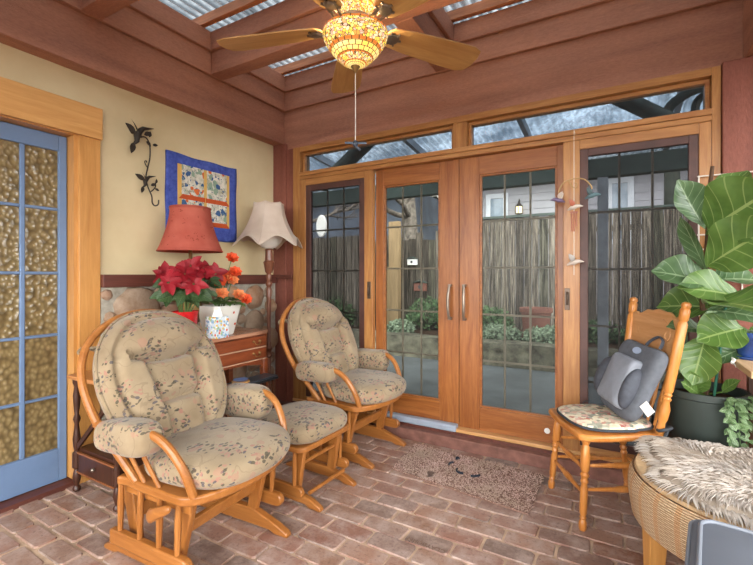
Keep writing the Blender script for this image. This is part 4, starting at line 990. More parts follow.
gf = empty('footstool', (.40, 1.215, .012), R(-9)); tag(gf, 'blue grey upholstered footstool with double piping in the lower right corner', 'footstool')
ol = rrect(.25, .245, .045, 8)
mb = MB(); mb.loft([[(x*s, y*s, z) for x, y in ol] for s, z in ((.98, .10), (1, .12), (1, .40), (1.0, .485), (.985, .498), (.94, .503), (.5, .507), (.02, .508))]); mb.build('upholstery', M['vinyl'], gf, smooth=50)
mb = MB()
for s, z in ((1.003, .489), (.915, .506)): mb.tube([(x*s, y*s, z) for x, y in ol], .0055, 8, closed=True)
mb.build('piping', M['vinyl_pipe'], gf)
for x in (-.2, .2):
    for y in (-.2, .2): mb = MB(); mb.lathe([(.016, 0), (.024, .10)], 12); o = mb.build('leg', M['walnut'], gf); o.location = (x, y, 0)

# ------------------------------------------------------------------ doormat
dm = empty('doormat', (0, 0, 0)); tag(dm, 'worn pinkish brown shaggy doormat on the bricks before the glass doors', 'rug')
cor = [Vector((-1.185, 2.285, 0)), Vector((-.375, 2.185, 0)), Vector((-.365, 2.655, 0)), Vector((-1.225, 2.70, 0))]
def mat_p(u, v):
    p = (cor[0]*(1-u)+cor[1]*u)*(1-v)+(cor[3]*(1-u)+cor[2]*u)*v
    return p+Vector((.006*noise.noise(Vector((v*9, u*2, 0))), .008*noise.noise(Vector((u*9, v*2, 5))), 0))
def m_mat():
    k = NT('mat_pile'); vec = k.coord(); g = k.n('NewGeometry')
    c = k.ramp(g.outputs['Random Per Island'], [(0, lin('#b8988d')), (.5, lin('#d0b2a6')), (1, lin('#dfc6bb'))])
    a = k.noise(vec, 5, 4, .6); c = k.mix(k.ramp(a, [(.42, (0,0,0)), (.62, (.75,.75,.75))]), c, lin('#bda895'))
    b = k.noise(vec, 9, 2, .5); c = k.mix(k.ramp(b, [(.66, (0,0,0)), (.72, (.8,.8,.8))]), c, lin('#54453f')); k.base(c, .95, .1); return k.m
pile = m_mat(); navy = plain('navy_yarn', '#33363f', .9, .1)
mb = MB(); N1, N2 = 60, 34
mb.loft([[mat_p(*q)+Vector((0, 0, z)) for q in [(i/20, 0) for i in range(20)]+[(1, i/12) for i in range(12)]+[(1-i/20, 1) for i in range(20)]+[(0, 1-i/12) for i in range(12)]] for z in (.003, .012)]); mb.build('backing', plain('mat_back', '#86695d', .95, .1), dm, smooth=0)
mb = MB(); rm = random.Random(3)
for i in range(12500):
    u, v = rm.random(), rm.random(); p = mat_p(u, v)+Vector((0, 0, .010)); a = rm.uniform(0, 2*pi); thin = .6+.5*noise.noise(Vector((u*5, v*4, 9)))
    d = Vector((cos(a), sin(a), rm.uniform(.15, .6))).normalized(); L = rm.uniform(.014, .026)*max(.55, thin); w = .0020
    s = Vector((-sin(a), cos(a), 0))*w; q = p+d*L
    A = [mb.v(p+s), mb.v(p-s), mb.v(q-s*.8), mb.v(q+s*.8), mb.v(p+Vector((cos(a), sin(a), 0))*.007), mb.v(q+d*.002)]
    mb.f([A[0], A[1], A[2], A[3]]); mb.f([A[0], A[3], A[5], A[4]]); mb.f([A[1], A[4], A[5], A[2]]); mb.f([A[3], A[2], A[5]])
mb.build('pile', pile, dm, smooth=0, keep=True)
for (x, y, r, a0, a1) in ((-.80, 2.45, .035, 2.9, 5.2), (-.86, 2.50, .04, 2.2, 3.6), (-.74, 2.46, .05, 4.8, 6.0), (-.88, 2.60, .010, 0, 5)):
    mb = MB(); mb.tube([(x+r*cos(a0+(a1-a0)*k/10), y+r*sin(a0+(a1-a0)*k/10), .022) for k in range(11)], .007, 6, flat=.6); mb.build('navy_motif', navy, dm)

# ------------------------------------------------------------------ fan
fn_ = empty('ceiling_fan', (-1.075, 1.685, 0)); tag(fn_, 'ceiling fan with five oak blades and stained glass light bowl', 'ceiling fan')
def m_tiff():
    k = NT('stained_glass'); tc = k.n('TexCoord'); s = k.n('SeparateXYZ', {0: tc.outputs['UV']}); u, v = s.outputs[0], s.outputs[1]
    # three panelled bands between thin orange rings
    def cells(nu, nv, lead):
        a = k.math('FRACT', k.math('ADD', k.math('MULTIPLY', u, nu), k.math('MULTIPLY', k.math('FLOOR', k.math('MULTIPLY', v, nv)), .5))); b = k.math('FRACT', k.math('MULTIPLY', v, nv))
        e = k.math('MINIMUM', k.math('MINIMUM', a, k.math('SUBTRACT', 1, a)), k.math('MULTIPLY', k.math('MINIMUM', b, k.math('SUBTRACT', 1, b)), 1.0))
        return k.math('GREATER_THAN', e, lead)
    plainc = cells(22, 14, .07); n = k.n('TexVoronoi', {'Vector': k.n('CombineXYZ', {0: k.math('MULTIPLY', u, 58), 1: k.math('MULTIPLY', v, 21), 2: 0}), 'Scale': 1.0}); sp = k.n('SeparateColor', {0: n.outputs[1]})
    ed = k.n('TexVoronoi', {'Vector': k.n('CombineXYZ', {0: k.math('MULTIPLY', u, 58), 1: k.math('MULTIPLY', v, 21), 2: 0}), 'Scale': 1.0}, feature='DISTANCE_TO_EDGE')
    mos = k.ramp(sp.outputs[0], [(0, lin('#f3d85a')), (.3, lin('#f5e6b4')), (.55, lin('#e2a24c')), (.68, lin('#e3b8a0')), (.8, lin('#f3df80')), (.96, lin('#cf8446'))], 'CONSTANT')
    amber = k.ramp(k.noise(k.coord('Object', (1,1,1)), 12, 3), [(.3, lin('#f7cc4a')), (.7, lin('#fff0a8'))])
    band = k.ramp(v, [(0, (1,1,1)), (.12, (0,0,0)), (.36, (1,1,1)), (.47, (0,0,0))], 'CONSTANT')   # 1 mosaic, 0 amber (v 0 top)
    ring = k.ramp(v, [(0, (1,1,1)), (.07, (0,0,0)), (.44, (1,1,1)), (.49, (0,0,0)), (.64, (1,1,1)), (.67, (0,0,0)), (.79, (1,1,1)), (.82, (0,0,0))], 'CONSTANT')
    mosb = k.ramp(v, [(0, (0,0,0)), (.07, (1,1,1)), (.44, (0,0,0)), (.67, (1,1,1)), (.79, (0,0,0))], 'CONSTANT')
    c = k.mix(mosb, amber, mos); c = k.mix(ring, c, lin('#c9742f'))
    lead = k.mix(mosb, plainc, k.math('GREATER_THAN', ed.outputs[0], .06)); c = k.mix(lead, lin('#5a3a1c'), c)
    k.base(c, .25, .5); k.set(k.b.inputs['Emission Color'], c); k.b.inputs['Emission Strength'].default_value = .72; return k.m
tif = m_tiff()
prof = [(.152, 2.352), (.153, 2.335), (.147, 2.315), (.133, 2.29), (.112, 2.262), (.088, 2.235), (.062, 2.212), (.036, 2.198), (.02, 2.194)]
def bowl(u, v):
    i = v*(len(prof)-1); a = int(min(i, len(prof)-2)); t = i-a; r = prof[a][0]*(1-t)+prof[a+1][0]*t; z = prof[a][1]*(1-t)+prof[a+1][1]*t
    return (r*cos(2*pi*u), r*sin(2*pi*u), z)
mb = MB(); mb.grid(bowl, 64, 24); mb.build('glass_bowl', tif, fn_, smooth=60, solid=.004)
mb = MB(); mb.lathe([(.004, 2.162), (.010, 2.17), (.014, 2.182), (.022, 2.19), (.024, 2.198), (.01, 2.204), (.006, 2.40), (.004, 2.41)], 16); mb.build('finial', M['brass'], fn_)
def uph(u, v):
    r = .065+.055*v**1.2; return (r*cos(2*pi*u), r*sin(2*pi*u), 2.405+.15*v)
mb = MB(); mb.grid(uph, 48, 18); mb.build('upper_glass_shade', tif, fn_, smooth=60, solid=.004)
mb = MB(); mb.lathe([(.01, 2.40), (.075, 2.40), (.08, 2.412), (.06, 2.42), (.055, 2.46), (.05, 2.56), (.02, 2.565), (.018, 2.60), (.06, 2.61), (.07, 2.668), (.01, 2.668)], 32); mb.build('motor_housing', M['nickel'], fn_)
for k in range(5):
    a = R((56, 128, 196.5, 271, 343)[k]); rot = Matrix.Rotation(a, 4, 'Z')
    mb = MB(); mb.M = rot @ Matrix.Translation((0, 0, 2.378)) @ Matrix.Rotation(R(-12), 4, 'X')
    o = [(.165, -.032), (.19, -.060), (.30, -.076), (.55, -.092), (.65, -.094), (.695, -.078), (.712, -.03), (.712, .03), (.695, .078), (.65, .094), (.55, .092), (.30, .076), (.19, .060), (.165, .032)]
    mb.prism(o, -.004, .004); bl = mb.build('blade', M['fanblade'], fn_, smooth=20, bevel=.002)
    bl.data.transform(rot.inverted()); bl.rotation_euler = (0, 0, a)
    mb = MB(); mb.M = rot @ Matrix.Translation((0, 0, 2.378)) @ Matrix.Rotation(R(-12), 4, 'X')
    mb.tube(spline([(.07, 0, -.012), (.11, .018, -.025), (.15, .02, -.02), (.19, .025, -.008)], 5), .008, 8); mb.tube(spline([(.07, 0, -.012), (.11, -.018, -.025), (.15, -.02, -.02), (.19, -.025, -.008)], 5), .008, 8)
    mb.lathe([(.004, -.016), (.03, -.014), (.036, -.008), (.03, -.004)], 12); bmesh.ops.translate(mb.bm, verts=mb.bm.verts[-48:], vec=rot.to_3x3() @ Vector((.20, 0, 0)))
    for j in range(6): mb.tube([(.20+.02*cos(j), .02*sin(j), -.010), (.20+.045*cos(j*1.05), .045*sin(j*1.05), -.007)], .006, 6)
    mb.build('blade_iron', M['nickel'], fn_)
mb = MB(); mb.tube([(0, 0, 2.165), (.001, 0, 2.0), (0, 0, 1.845)], .0022, 6)
mb.build('pull_chain', M['cord'], fn_)
mb = MB(); mb.sph((0, 0, 1.825), (.014, .014, .017), 12, 8)
mb.tube([(-.045, -.02, 1.832), (.05, .022, 1.826)], .006, 6, flat=.4); mb.tube([(.015, -.03, 1.828), (-.006, .02, 1.824)], .006, 6, flat=.4); mb.tube([(0, 0, 1.815), (.02, .012, 1.795)], .006, 6)
mb.build('chain_fob', plain('fob_metal', '#4b5563', .35, .5, .5), fn_)

# ------------------------------------------------------------------ bird mobile hanging at the doors
mo = empty('bird_mobile', (-.213, 2.76, 0)); tag(mo, 'little bird mobile and chime hanging in front of the door stile', 'mobile')
mb = MB(); mb.tube([(0, .085, 2.065), (0, 0, 2.065), (0, 0, 1.20)], .0018, 5); mb.build('string', M['cord'], mo)
mb = MB(); mb.tube(spline([(-.085, 0, 1.70), (-.06, 0, 1.755), (0, 0, 1.775), (.055, 0, 1.765), (.09, 0, 1.725), (.095, 0, 1.705)], 6), .004, 6); mb.tube(spline([(-.03, 0, 1.77), (-.01, 0, 1.73), (.012, 0, 1.72), (.015, 0, 1.745), (0, 0, 1.75)], 5), .003, 6); mb.tube([(-.085, 0, 1.70), (-.085, 0, 1.675)], .0015, 5); mb.tube([(.093, 0, 1.71), (.093, 0, 1.685)], .0015, 5); mb.build('wire_bow', M['brass'], mo)
def hbird(c, m1, m2, s=1.0, fl=1):
    mb = MB(); c = Vector(c)
    mb.tube([c+Vector((-fl*.035, 0, -.015))*s, c+Vector((-fl*.015, 0, -.004))*s, c, c+Vector((fl*.018, 0, .006))*s, c+Vector((fl*.03, 0, .006))*s, c+Vector((fl*.05, 0, .003))*s], [.003*s, .011*s, .014*s, .011*s, .009*s, .001], 8)
    b = mb.build('bird', m1, mo, smooth=60); mb = MB()
    for q in (-1, 1): leafblade(mb, c+Vector((0, q*.006, .006))*s, c+Vector((-fl*.022, q*.03, .045))*s, (0, q, .4), .03*s, .1, .1, 0, 'ov', 3, 6)
    mb.build('wings', m2, b, smooth=60, solid=.0015, keep=True)
w1 = plain('violet_enamel', '#6b5a78', .4); w2 = plain('teal_enamel', '#4f6a70', .4); w3_ = plain('pearl_enamel', '#c9bcb0', .3); w4_ = plain('copper_enamel', '#9a5238', .4)
hbird((-.085, 0, 1.655), w1, w3_, 1.0, -1); hbird((.093, 0, 1.665), w2, plain('dark_teal', '#35494c', .4), 1.0, 1); hbird((0, 0, 1.605), w3_, w4_, 1.0, 1)
mb = MB()
for dx in (-.012, .0, .012): mb.tube([(dx, 0, 1.575), (dx, 0, 1.46+.03*(dx > 0))], .0035, 8)
mb.cbox((0, 0, 1.575), (.04, .02, .008)); mb.build('chime_tubes', w4_, mo)
hbird((0, 0, 1.275), w3_, plain('grey_enamel', '#9a938c', .4), 1.1, 1)

# ------------------------------------------------------------------ fig tree, shelf, trellis at the right
F_, HZ, CZ, TH = 419.0, 275.0, 1.2, R(29.65)
def at(px, py, Y):
    u, v = (px-376.5)/F_, (HZ-py)/F_
    d = Vector((-sin(TH)+u*cos(TH), cos(TH)+u*sin(TH), v)); t = Y/d.y
    return Vector((d.x*t, Y, CZ+d.z*t))
fg = empty('fiddle_leaf_fig', (.375, 2.545, 0)); tag(fg, 'tall fiddle leaf fig with broad leaves in a dark pot', 'plant')
OF = Vector((-.375, -2.545, 0))
mb = MB(); mb.lathe([(.002, 0), (.17, 0), (.17, .24), (.002, .24)], 6); mb.build('plinth', M['walnut'], fg)
mb = MB(); mb.lathe([(.002, .241), (.135, .241), (.14, .25), (.163, .62), (.171, .625), (.171, .655), (.158, .655), (.152, .60), (.002, .60)], 40); mb.build('pot', M['pot_dark'], fg)
mb = MB(); mb.lathe([(.002, .598), (.152, .602), (.152, .61), (.08, .622), (.002, .627)], 24); mb.build('soil', M['soil'], fg)
mb = MB(); mb.tube(spline([(0, 0, .60), (.01, .005, .85), (-.004, 0, 1.1), (.012, -.01, 1.35), (.02, -.01, 1.60), (.03, -.01, 1.72)], 6), [.019-.011*i/30 for i in range(31)], 10)
mb.build('trunk', M['bark_in'], fg)
mb = MB(); mb.tube([(.03, -.03, .60), (.07, -.06, 1.05)], .006, 8); mb.build('stake', M['greenstake'], fg)
LV = [ # base (px,py,Y), tip (px,py,Y), facing, width, droop, material
 ((708,230,2.50),(775,186,2.28),(-.25,-1,.10),.29,.10,'fig'),
 ((707,266,2.46),(775,222,2.24),(-.2,-1,.35),.235,.14,'fig'),
 ((703,225,2.55),(675,181,2.50),(.5,-.8,-.3),.15,-.12,'figdk'),
 ((706,271,2.52),(682,215,2.42),(-.6,-.6,.2),.085,-.05,'figdk'),
 ((708,284,2.50),(658,266,2.40),(-.2,-.7,.6),.19,.22,'figdk'),
 ((740,297,2.52),(684,283,2.36),(-.1,-.75,.65),.19,.16,'fig'),
 ((720,308,2.54),(655,302,2.62),(.1,-.80,.55),.21,.20,'fig'),
 ((706,303,2.48),(775,300,2.15),(.1,-.7,.75),.22,.20,'fig'),
 ((708,310,2.52),(775,315,2.35),(-.1,-.6,.8),.17,.16,'figdk'),
 ((745,328,2.50),(701,336,2.38),(.1,-.8,.6),.19,.20,'fig'),
 ((706,335,2.50),(692,384,2.40),(-.2,-1,.1),.16,.10,'fig'),
 ((708,332,2.54),(672,322,2.40),(-.1,-.7,.7),.10,.20,'figdk'),
 ((748,346,2.60),(710,361,2.50),(0,-.7,.7),.09,.10,'figdk'),
 ((708,350,2.56),(670,376,2.55),(-.2,-.7,.7),.13,.18,'figdk'),
 ((707,300,2.60),(664,309,2.62),(0,-.7,.7),.11,.1,'figdk'),
 ((712,250,2.62),(765,245,2.70),(0,-.5,.8),.2,.15,'figdk'),
 ((712,280,2.64),(765,276,2.72),(0,-.6,.8),.2,.15,'figdk'),
 ((712,205,2.56),(748,168,2.62),(0,-.6,.8),.13,.1,'fig'),
 ((712,236,2.60),(700,205,2.66),(.3,-.8,.3),.12,.1,'figdk'),
 ((711,318,2.6),(735,300,2.74),(.3,-.8,.5),.16,.1,'figdk'),
 ((706,260,2.58),(690,300,2.66),(-.3,-.8,.3),.15,.1,'figdk'),
 ((698,392,2.47),(690,372,2.42),(-.3,-.7,.6),.07,.1,'fig'),
 ((699,392,2.47),(706,374,2.42),(-.1,-.7,.6),.07,.1,'fig'),
 ((698,394,2.46),(684,382,2.40),(-.3,-.7,.6),.06,.15,'fig'),
 ((722,392,2.50),(737,380,2.42),(.1,-.7,.6),.05,.15,'fig'),
]
for i, (b, t, n_, w, dr_, m) in enumerate(LV):
    mb = MB(); B, T_ = at(*b)+OF, at(*t)+OF
    leafblade(mb, B, T_, n_, w, dr_, .22, .035, 'fiddle', 10, 22, i)
    if abs(B.x) > .02 or abs(B.y) > .02: 
        tz = max(.62, B.z-.03); mb.tube([(0.008, 0, tz), B], .0045, 6)
    mb.build('leaf', M[m], fg, smooth=70, keep=True)
mb = MB(); ri = random.Random(5)
for s in range(5):
    a0 = -.35+.22*s; P = [Vector((.15*cos(a0-.9), .15*sin(a0-.9), .65)), Vector((.185*cos(a0-.9), .185*sin(a0-.9), .64)), Vector((.19*cos(a0-.9), .19*sin(a0-.9), .55)), Vector((.188*cos(a0-.85), .188*sin(a0-.85), .50-.045*s % .1-.05))]
    pth = spline(P, 5); mb.tube(pth, .0022, 5)
    for p in pth[3:]:
        for q in range(2):
            d = Vector((cos(a0-.9)+ri.uniform(-.9, .9), sin(a0-.9)+ri.uniform(-.9, .9), ri.uniform(-.8, .3))).normalized()
            leafblade(mb, p, p+d*ri.uniform(.028, .042), (cos(a0-.9), sin(a0-.9), .4), .026, .2, .1, .02, 'ov', 3, 5, s)
mb.build('trailing_vine', M['ivy'], fg, smooth=60, keep=True)

sf = empty('plant_shelf', (.70, 2.45, 0)); tag(sf, 'rough pale wooden plant shelf at the right edge behind the wicker stool', 'shelf')
mb = MB(); mb.box(-.225, .3, -.24, .245, .782, .81); mb.build('shelf_board', M['shelf_wood'], sf, smooth=0, bevel=.004)
for x in (-.12, .26):
    for y in (.02, .19): mb = MB(); mb.cbox((x, y, .39), (.05, .04, .78)); mb.build('leg', M['walnut'], sf, bevel=.003)
mb = MB(); c = at(733, 361, 2.45)+Vector((-.70, -2.45, 0)); mb.tube([c+Vector((.004*sin(k), .020*cos(2*pi*k/20), .013*sin(2*pi*k/20))) for k in range(20)], .0035, 6, closed=True); mb.tube([c+Vector((0, 0, .013)), (c.x+.01, c.y, .783)], .002, 5); mb.build('hanging_ring', M['ceramic'], sf)
bp = empty('flower_pot', (.555, 2.56, .81)); tag(bp, 'glazed blue flower pot with a small green plant on the pale shelf', 'plant pot')
bl_ = plain('blue_glaze', '#2f4a86', .2, .6, var=.3, scale=14, bump=.03)
mb = MB(); mb.lathe([(.002, 0), (.062, 0), (.068, .006), (.068, .012), (.002, .012)], 32); mb.build('saucer', bl_, bp)
mb = MB(); mb.lathe([(.002, .0125), (.05, .0125), (.054, .02), (.066, .095), (.07, .10), (.072, .125), (.064, .126), (.06, .10), (.002, .10)], 32); mb.build('pot', bl_, bp)
mb = MB()
for i in range(18):
    a = i*2.4; d = Vector((cos(a), sin(a), .5+.5*((i*5) % 4)/4)).normalized(); c = Vector((.02*cos(a), .02*sin(a), .10)); leafblade(mb, c, c+d*.09, (0, 0, 1), .035, .2, .1, .02, 'ov', 3, 6, i)
mb.build('foliage', M['fig'], bp, smooth=60, keep=True)
wt = empty('wire_trellis', (0, 2.822, 0)); tag(wt, 'pale wire grid hung on the reddish post behind the fig', 'trellis')
mb = MB()
for i in range(6): mb.tube([(.392+.09*i, 0, .98), (.392+.09*i, 0, 1.735)], .0038, 6)
for i in range(10): mb.tube([(.385, -.004, 1.73-.0785*i), (.86, -.004, 1.73-.0785*i)], .0038, 6)
mb.build('grid', M['wirewhite'], wt)

# ------------------------------------------------------------------ garden beyond the glass
mb = MB(); mb.box(-14, 10, 3.02, 5.6, -.08, -.005); struct(mb.build('ground_1', M['patio'], smooth=0), 'grey concrete patio')
mb = MB(); mb.box(-40, 40, -30, 40, -.3, -.09); struct(mb.build('ground_2', M['soil'], smooth=0), 'bare earth around the house')
mb = MB(); mb.grid(lambda u, v: (-12+20*u, 5.6+.05*noise.noise(Vector((u*40, v*4, 0))), -.02+.32*v+.02*noise.noise(Vector((u*30, 1, 2)))), 120, 6, False); mb.grid(lambda u, v: (-12+20*u, 5.6+.05*noise.noise(Vector((u*40, 4, 0)))+.3*v, .30+.02*noise.noise(Vector((u*30, 1, 2)))+.01*noise.noise(Vector((u*50, v*5, 8)))), 120, 4, False)
struct(mb.build('wall_garden', M['mossy'], smooth=60, keep=True), 'low mossy retaining wall of the garden bed')
mb = MB(); mb.box(-12, 8, 5.75, 9, -.05, .27); struct(mb.build('ground_3', M['soil'], smooth=0), 'raised garden soil')
def fence(name, x0, x1, y, z0, z1, label, var=.0):
    f = empty(name, (0, y, 0)); tag(f, label, 'fence', 'weathered board fences'); r_ = random.Random(int(x0*10)); mb = MB(); x = x0
    while x < x1:
        w = r_.uniform(.10, .15); h = z1+r_.uniform(-var, var); mb.box(x+.004, x+w-.004, r_.uniform(-.012, .0), .02, z0, h); x += w
    mb.build('boards', M['fence'], f, smooth=0)
    mb = MB(); mb.box(x0, x1, .02, .06, z1-.3, z1-.22); mb.box(x0, x1, .02, .06, z0+.3, z0+.38); mb.build('rails', M['fence'], f, smooth=0); return f
f1 = fence('board_fence', -2.75, 5.0, 7.45, .2, 2.19, 'tall weathered board fence behind the right hand doors', .015)
mb = MB(); mb.box(-2.75, 5.0, -.03, .05, 2.19, 2.23); mb.build('top_rail', M['greenbeam'], f1, smooth=0)
fence('board_fence', -8.5, -2.78, 7.3, .2, 1.93, 'lower ragged weathered fence behind the left french door', .09)
hs = empty('neighbor_house', (0, 11, 0)); tag(hs, 'pale sided neighbouring house beyond the tall fence', 'house')
mb = MB()
z = 0
while z < 4.2: 
    mb.loft([[(-3.9, 0, z), (8, 0, z), (8, -.022, z), (-3.9, -.022, z)], [(-3.9, 0, z+.19), (8, 0, z+.19), (8, -.004, z+.19), (-3.9, -.004, z+.19)]]); z += .19
mb.box(-3.9, 8, .0, .2, 0, 4.2); mb.build('siding', M['siding'], hs, smooth=0)
mb = MB(); mb.box(-4.3, 8.4, -.8, .4, 3.55, 3.75); mb.build('eave', M['greenbeam'], hs, smooth=0)
for px0, px1, zz0, zz1 in ((486, 508, 2.0, 3.3), (606, 634, 1.9, 3.4)):
    a, b = at(px0, 200, 10.96).x, at(px1, 200, 10.96).x
    mb = MB(); w = .12; mb.box(a, a+w, -.06, 0, zz0, zz1); mb.box(b-w, b, -.06, 0, zz0, zz1); mb.box(a+w, b-w, -.06, 0, zz1-w, zz1); mb.box(a+w, b-w, -.06, 0, zz0, zz0+w); wf = mb.build('window', plain('house_trim', '#b4b8bd', .6, var=.05), hs, smooth=0)
    mb = MB(); mb.box(a+w, b-w, -.03, -.01, zz0+w, zz1-w); mb.build('pane', plain('dim_pane', '#74828e', .1, .6), wf, smooth=0)
ln = empty('porch_lantern', at(519, 214, 10.86)); ln.scale = (.55, .55, .55); tag(ln, 'small lit lantern on the neighbouring house wall', 'lantern')
mb = MB(); mb.lathe([(.16, .0), (.17, .02), (.17, .03), (.02, .03)], 12); mb.lathe([(.16, .34), (.17, .36), (.05, .5), (.02, .62)], 12); mb.tube([(0, 0, .6), (0, .06, .68), (0, .22, .6)], .02, 6)
for k in range(4): mb.tube([(.15*cos(k*pi/2), .15*sin(k*pi/2), .02), (.15*cos(k*pi/2), .15*sin(k*pi/2), .36)], .015, 5)
mb.build('lantern_frame', M['iron'], ln)
k = NT('lantern_glow'); k.base(lin('#ffe9b0'), .4); k.b.inputs['Emission Color'].default_value = lin('#ffd890'); k.b.inputs['Emission Strength'].default_value = 1.6
mb = MB(); mb.lathe([(.01, .04), (.13, .04), (.13, .33), (.01, .33)], 16); mb.build('lantern_glass', k.m, ln)
sd_ = empty('garden_shed', (-8.3, 9.9, 0)); tag(sd_, 'dark blue grey shed behind the ragged fence at the left', 'shed')
mb = MB(); mb.box(-3.6, 3.6, 0, 2.2, 0, 3.5); mb.build('wall', plain('shed_wall', '#454c56', .8, .3, var=.25, scale=3), sd_, smooth=0)
mb = MB(); mb.loft([[(-3.9, y, z) for y, z in ((-.4, 3.35), (1.1, 4.5), (2.6, 3.35), (2.6, 3.5), (1.1, 4.65), (-.4, 3.5))], [(3.9, y, z) for y, z in ((-.4, 3.35), (1.1, 4.5), (2.6, 3.35), (2.6, 3.5), (1.1, 4.65), (-.4, 3.5))]]); mb.build('roof', M['greenbeam'], sd_, smooth=0)
# patio cover
pc = empty('patio_cover', (0, 0, 0)); tag(pc, 'patio cover with dark green beam and corrugated panels outside the doors', 'patio cover')
mb = MB(); mb.box(-9, 7, 4.95, 5.06, 2.22, 2.42); mb.build('beam', M['greenbeam'], pc, smooth=0, bevel=.008)
mb = MB(); mb.grid(lambda u, v: (-9+16*u, 3.03+2.5*v, 2.80-.28*v+.011*sin(2*pi*(16*u)/.068)), 2200, 2, False); 
k = NT('patio_roof_panel'); k.t.nodes.remove(k.b); vec = k.coord('Object', (1, 1, 1)); w_ = k.n('TexNoise', {'Vector': vec, 'Scale': 3.5, 'Detail': 3}).outputs[1]
vw = k.n('VectorMath', operation='MULTIPLY_ADD'); k.set(vw.inputs[0], w_); vw.inputs[1].default_value = (.5,)*3; k.set(vw.inputs[2], vec)
e1 = k.n('TexVoronoi', {'Vector': vw.outputs[0], 'Scale': 6}, feature='DISTANCE_TO_EDGE'); e2 = k.n('TexVoronoi', {'Vector': vw.outputs[0], 'Scale': 22}, feature='DISTANCE_TO_EDGE')
tw = k.math('MINIMUM', k.math('MULTIPLY', e1.outputs[0], 9), k.math('MULTIPLY', e2.outputs[0], 12))
col = k.mix(k.ramp(tw, [(.15, (.35,.35,.35)), (.8, (1,1,1))]), lin('#5a646e'), k.ramp(k.noise(vec, 2.2, 5, .65), [(.35, lin('#5f6b76')), (.65, lin('#c3ced7'))]))
tr = k.n('BsdfTransparent', {'Color': col}); tl = k.n('BsdfTranslucent', {'Color': col}); m1 = k.n('MixShader', {0: .35, 1: tr.outputs[0], 2: tl.outputs[0]}); k.t.links.new(m1.outputs[0], k.out.inputs[0]); M['poly2'] = k.m
mb.build('roof_panels', M['poly2'], pc, smooth=60, keep=True)
for x in (-7.2, -5.6, -4.25, -3.1, -1.9, -.75, .45, 1.6):
    mb = MB(); a = Vector((x, 3.04, 2.735)); b = Vector((x, 5.2, 2.50)); w = .022; mb.loft([[p+Vector((sx*w, 0, sz)) for sx, sz in ((-1, -.045), (1, -.045), (1, .03), (-1, .03))] for p in (a, b)]); mb.build('rafter', M['paletimber'], pc, smooth=0)
for x in (-.11, -4.9, 2.6):
    mb = MB(); mb.box(x-.05, x+.05, 4.955, 5.055, -.01, 2.22); mb.build('post', M['paletimber'], pc, smooth=0, bevel=.005)
mb = MB(); mb.tube([at(322, 186, 3.75), at(345, 164, 3.7), at(378, 132, 3.6)], .075, 12); mb.build('log_brace', M['logdark'], pc)
mb = MB(); mb.tube([at(560, 71, 3.6), at(640, 107, 3.7), at(700, 136, 3.8)], .06, 12); mb.build('log_brace', M['logdark'], pc)
# bare trees
def tree(name, loc, label, h, r0, mat, seed, lean=(0, 0)):
    t = empty(name, loc); tag(t, label, 'tree', 'bare trees beyond the fence'); rr = random.Random(seed); tk = MB(); bm_ = MB(); cnt = [0]
    P = []; p = Vector((0, 0, -.1)); n = 9
    for i in range(n+1):
        f = i/n; P.append(p.copy()); p = p+Vector((lean[0]*h/n+rr.uniform(-.05, .05), lean[1]*h/n+rr.uniform(-.05, .05), h/n))
    tk.tube(P, [r0*(1-.65*i/n)*(1.25 if i == 0 else 1) for i in range(n+1)], 12); tk.build('trunk', mat, t, smooth=60)
    def br(p, d, L, r, dep):
        if dep == 0 or cnt[0] > 420: return
        cnt[0] += 1; m = 5; Q = [p]; q = p; dd = d
        for i in range(m):
            dd = (dd+Vector((rr.uniform(-.28, .28), rr.uniform(-.28, .28), rr.uniform(-.12, .22)))).normalized(); q = q+dd*L/m; Q.append(q)
        bm_.tube(Q, [r*(1-.6*i/m) for i in range(m+1)], 5 if dep < 3 else 7)
        for i in range(2, m+1):
            for s in range(2 if dep > 1 else 1):
                e = (dd+Vector((rr.uniform(-1, 1), rr.uniform(-1, 1), rr.uniform(-.3, .7)))).normalized(); br(Q[i], e, L*rr.uniform(.45, .72), r*.5, dep-1)
    for i in range(4, n+1):
        for s in range(2):
            a = rr.uniform(0, 2*pi); br(P[i], Vector((cos(a), sin(a), rr.uniform(.1, .8))).normalized(), h*rr.uniform(.2, .36), r0*.32, 4 if i > 4 else 3)
    bm_.build('branches', mat, t, smooth=60); return t
tree('bare_tree', (-3.75, 8.2, .2), 'dark leafless tree rising behind the left french door', 5.2, .19, M['bark'], 3, (.05, -.12))
tree('bare_tree', (-2.95, 8.3, .2), 'pale leafless birch seen through both french doors', 5.6, .11, M['birch'], 8, (.06, -.10))
tree('bare_tree', (.9, 8.4, .2), 'mossy leafless tree beyond the right side panel', 5.0, .16, M['logdark'], 21, (-.04, -.16))
tree('bare_tree', (-6.2, 7.9, .2), 'leafless tree beyond the left side panel', 5.2, .15, M['bark'], 31, (.04, -.1))
mb = MB(); mb.tube(spline([at(664, 130, 3.9), at(668, 110, 3.9), at(680, 98, 3.85), at(700, 88, 3.8), at(726, 84, 3.8)], 6), [.035]*25, 8); mb.tube(spline([at(694, 124, 3.9), at(697, 102, 3.9), at(712, 90, 3.85)], 5), .028, 8)
b_ = mb.build('hanging_limb', M['logdark'], pc)
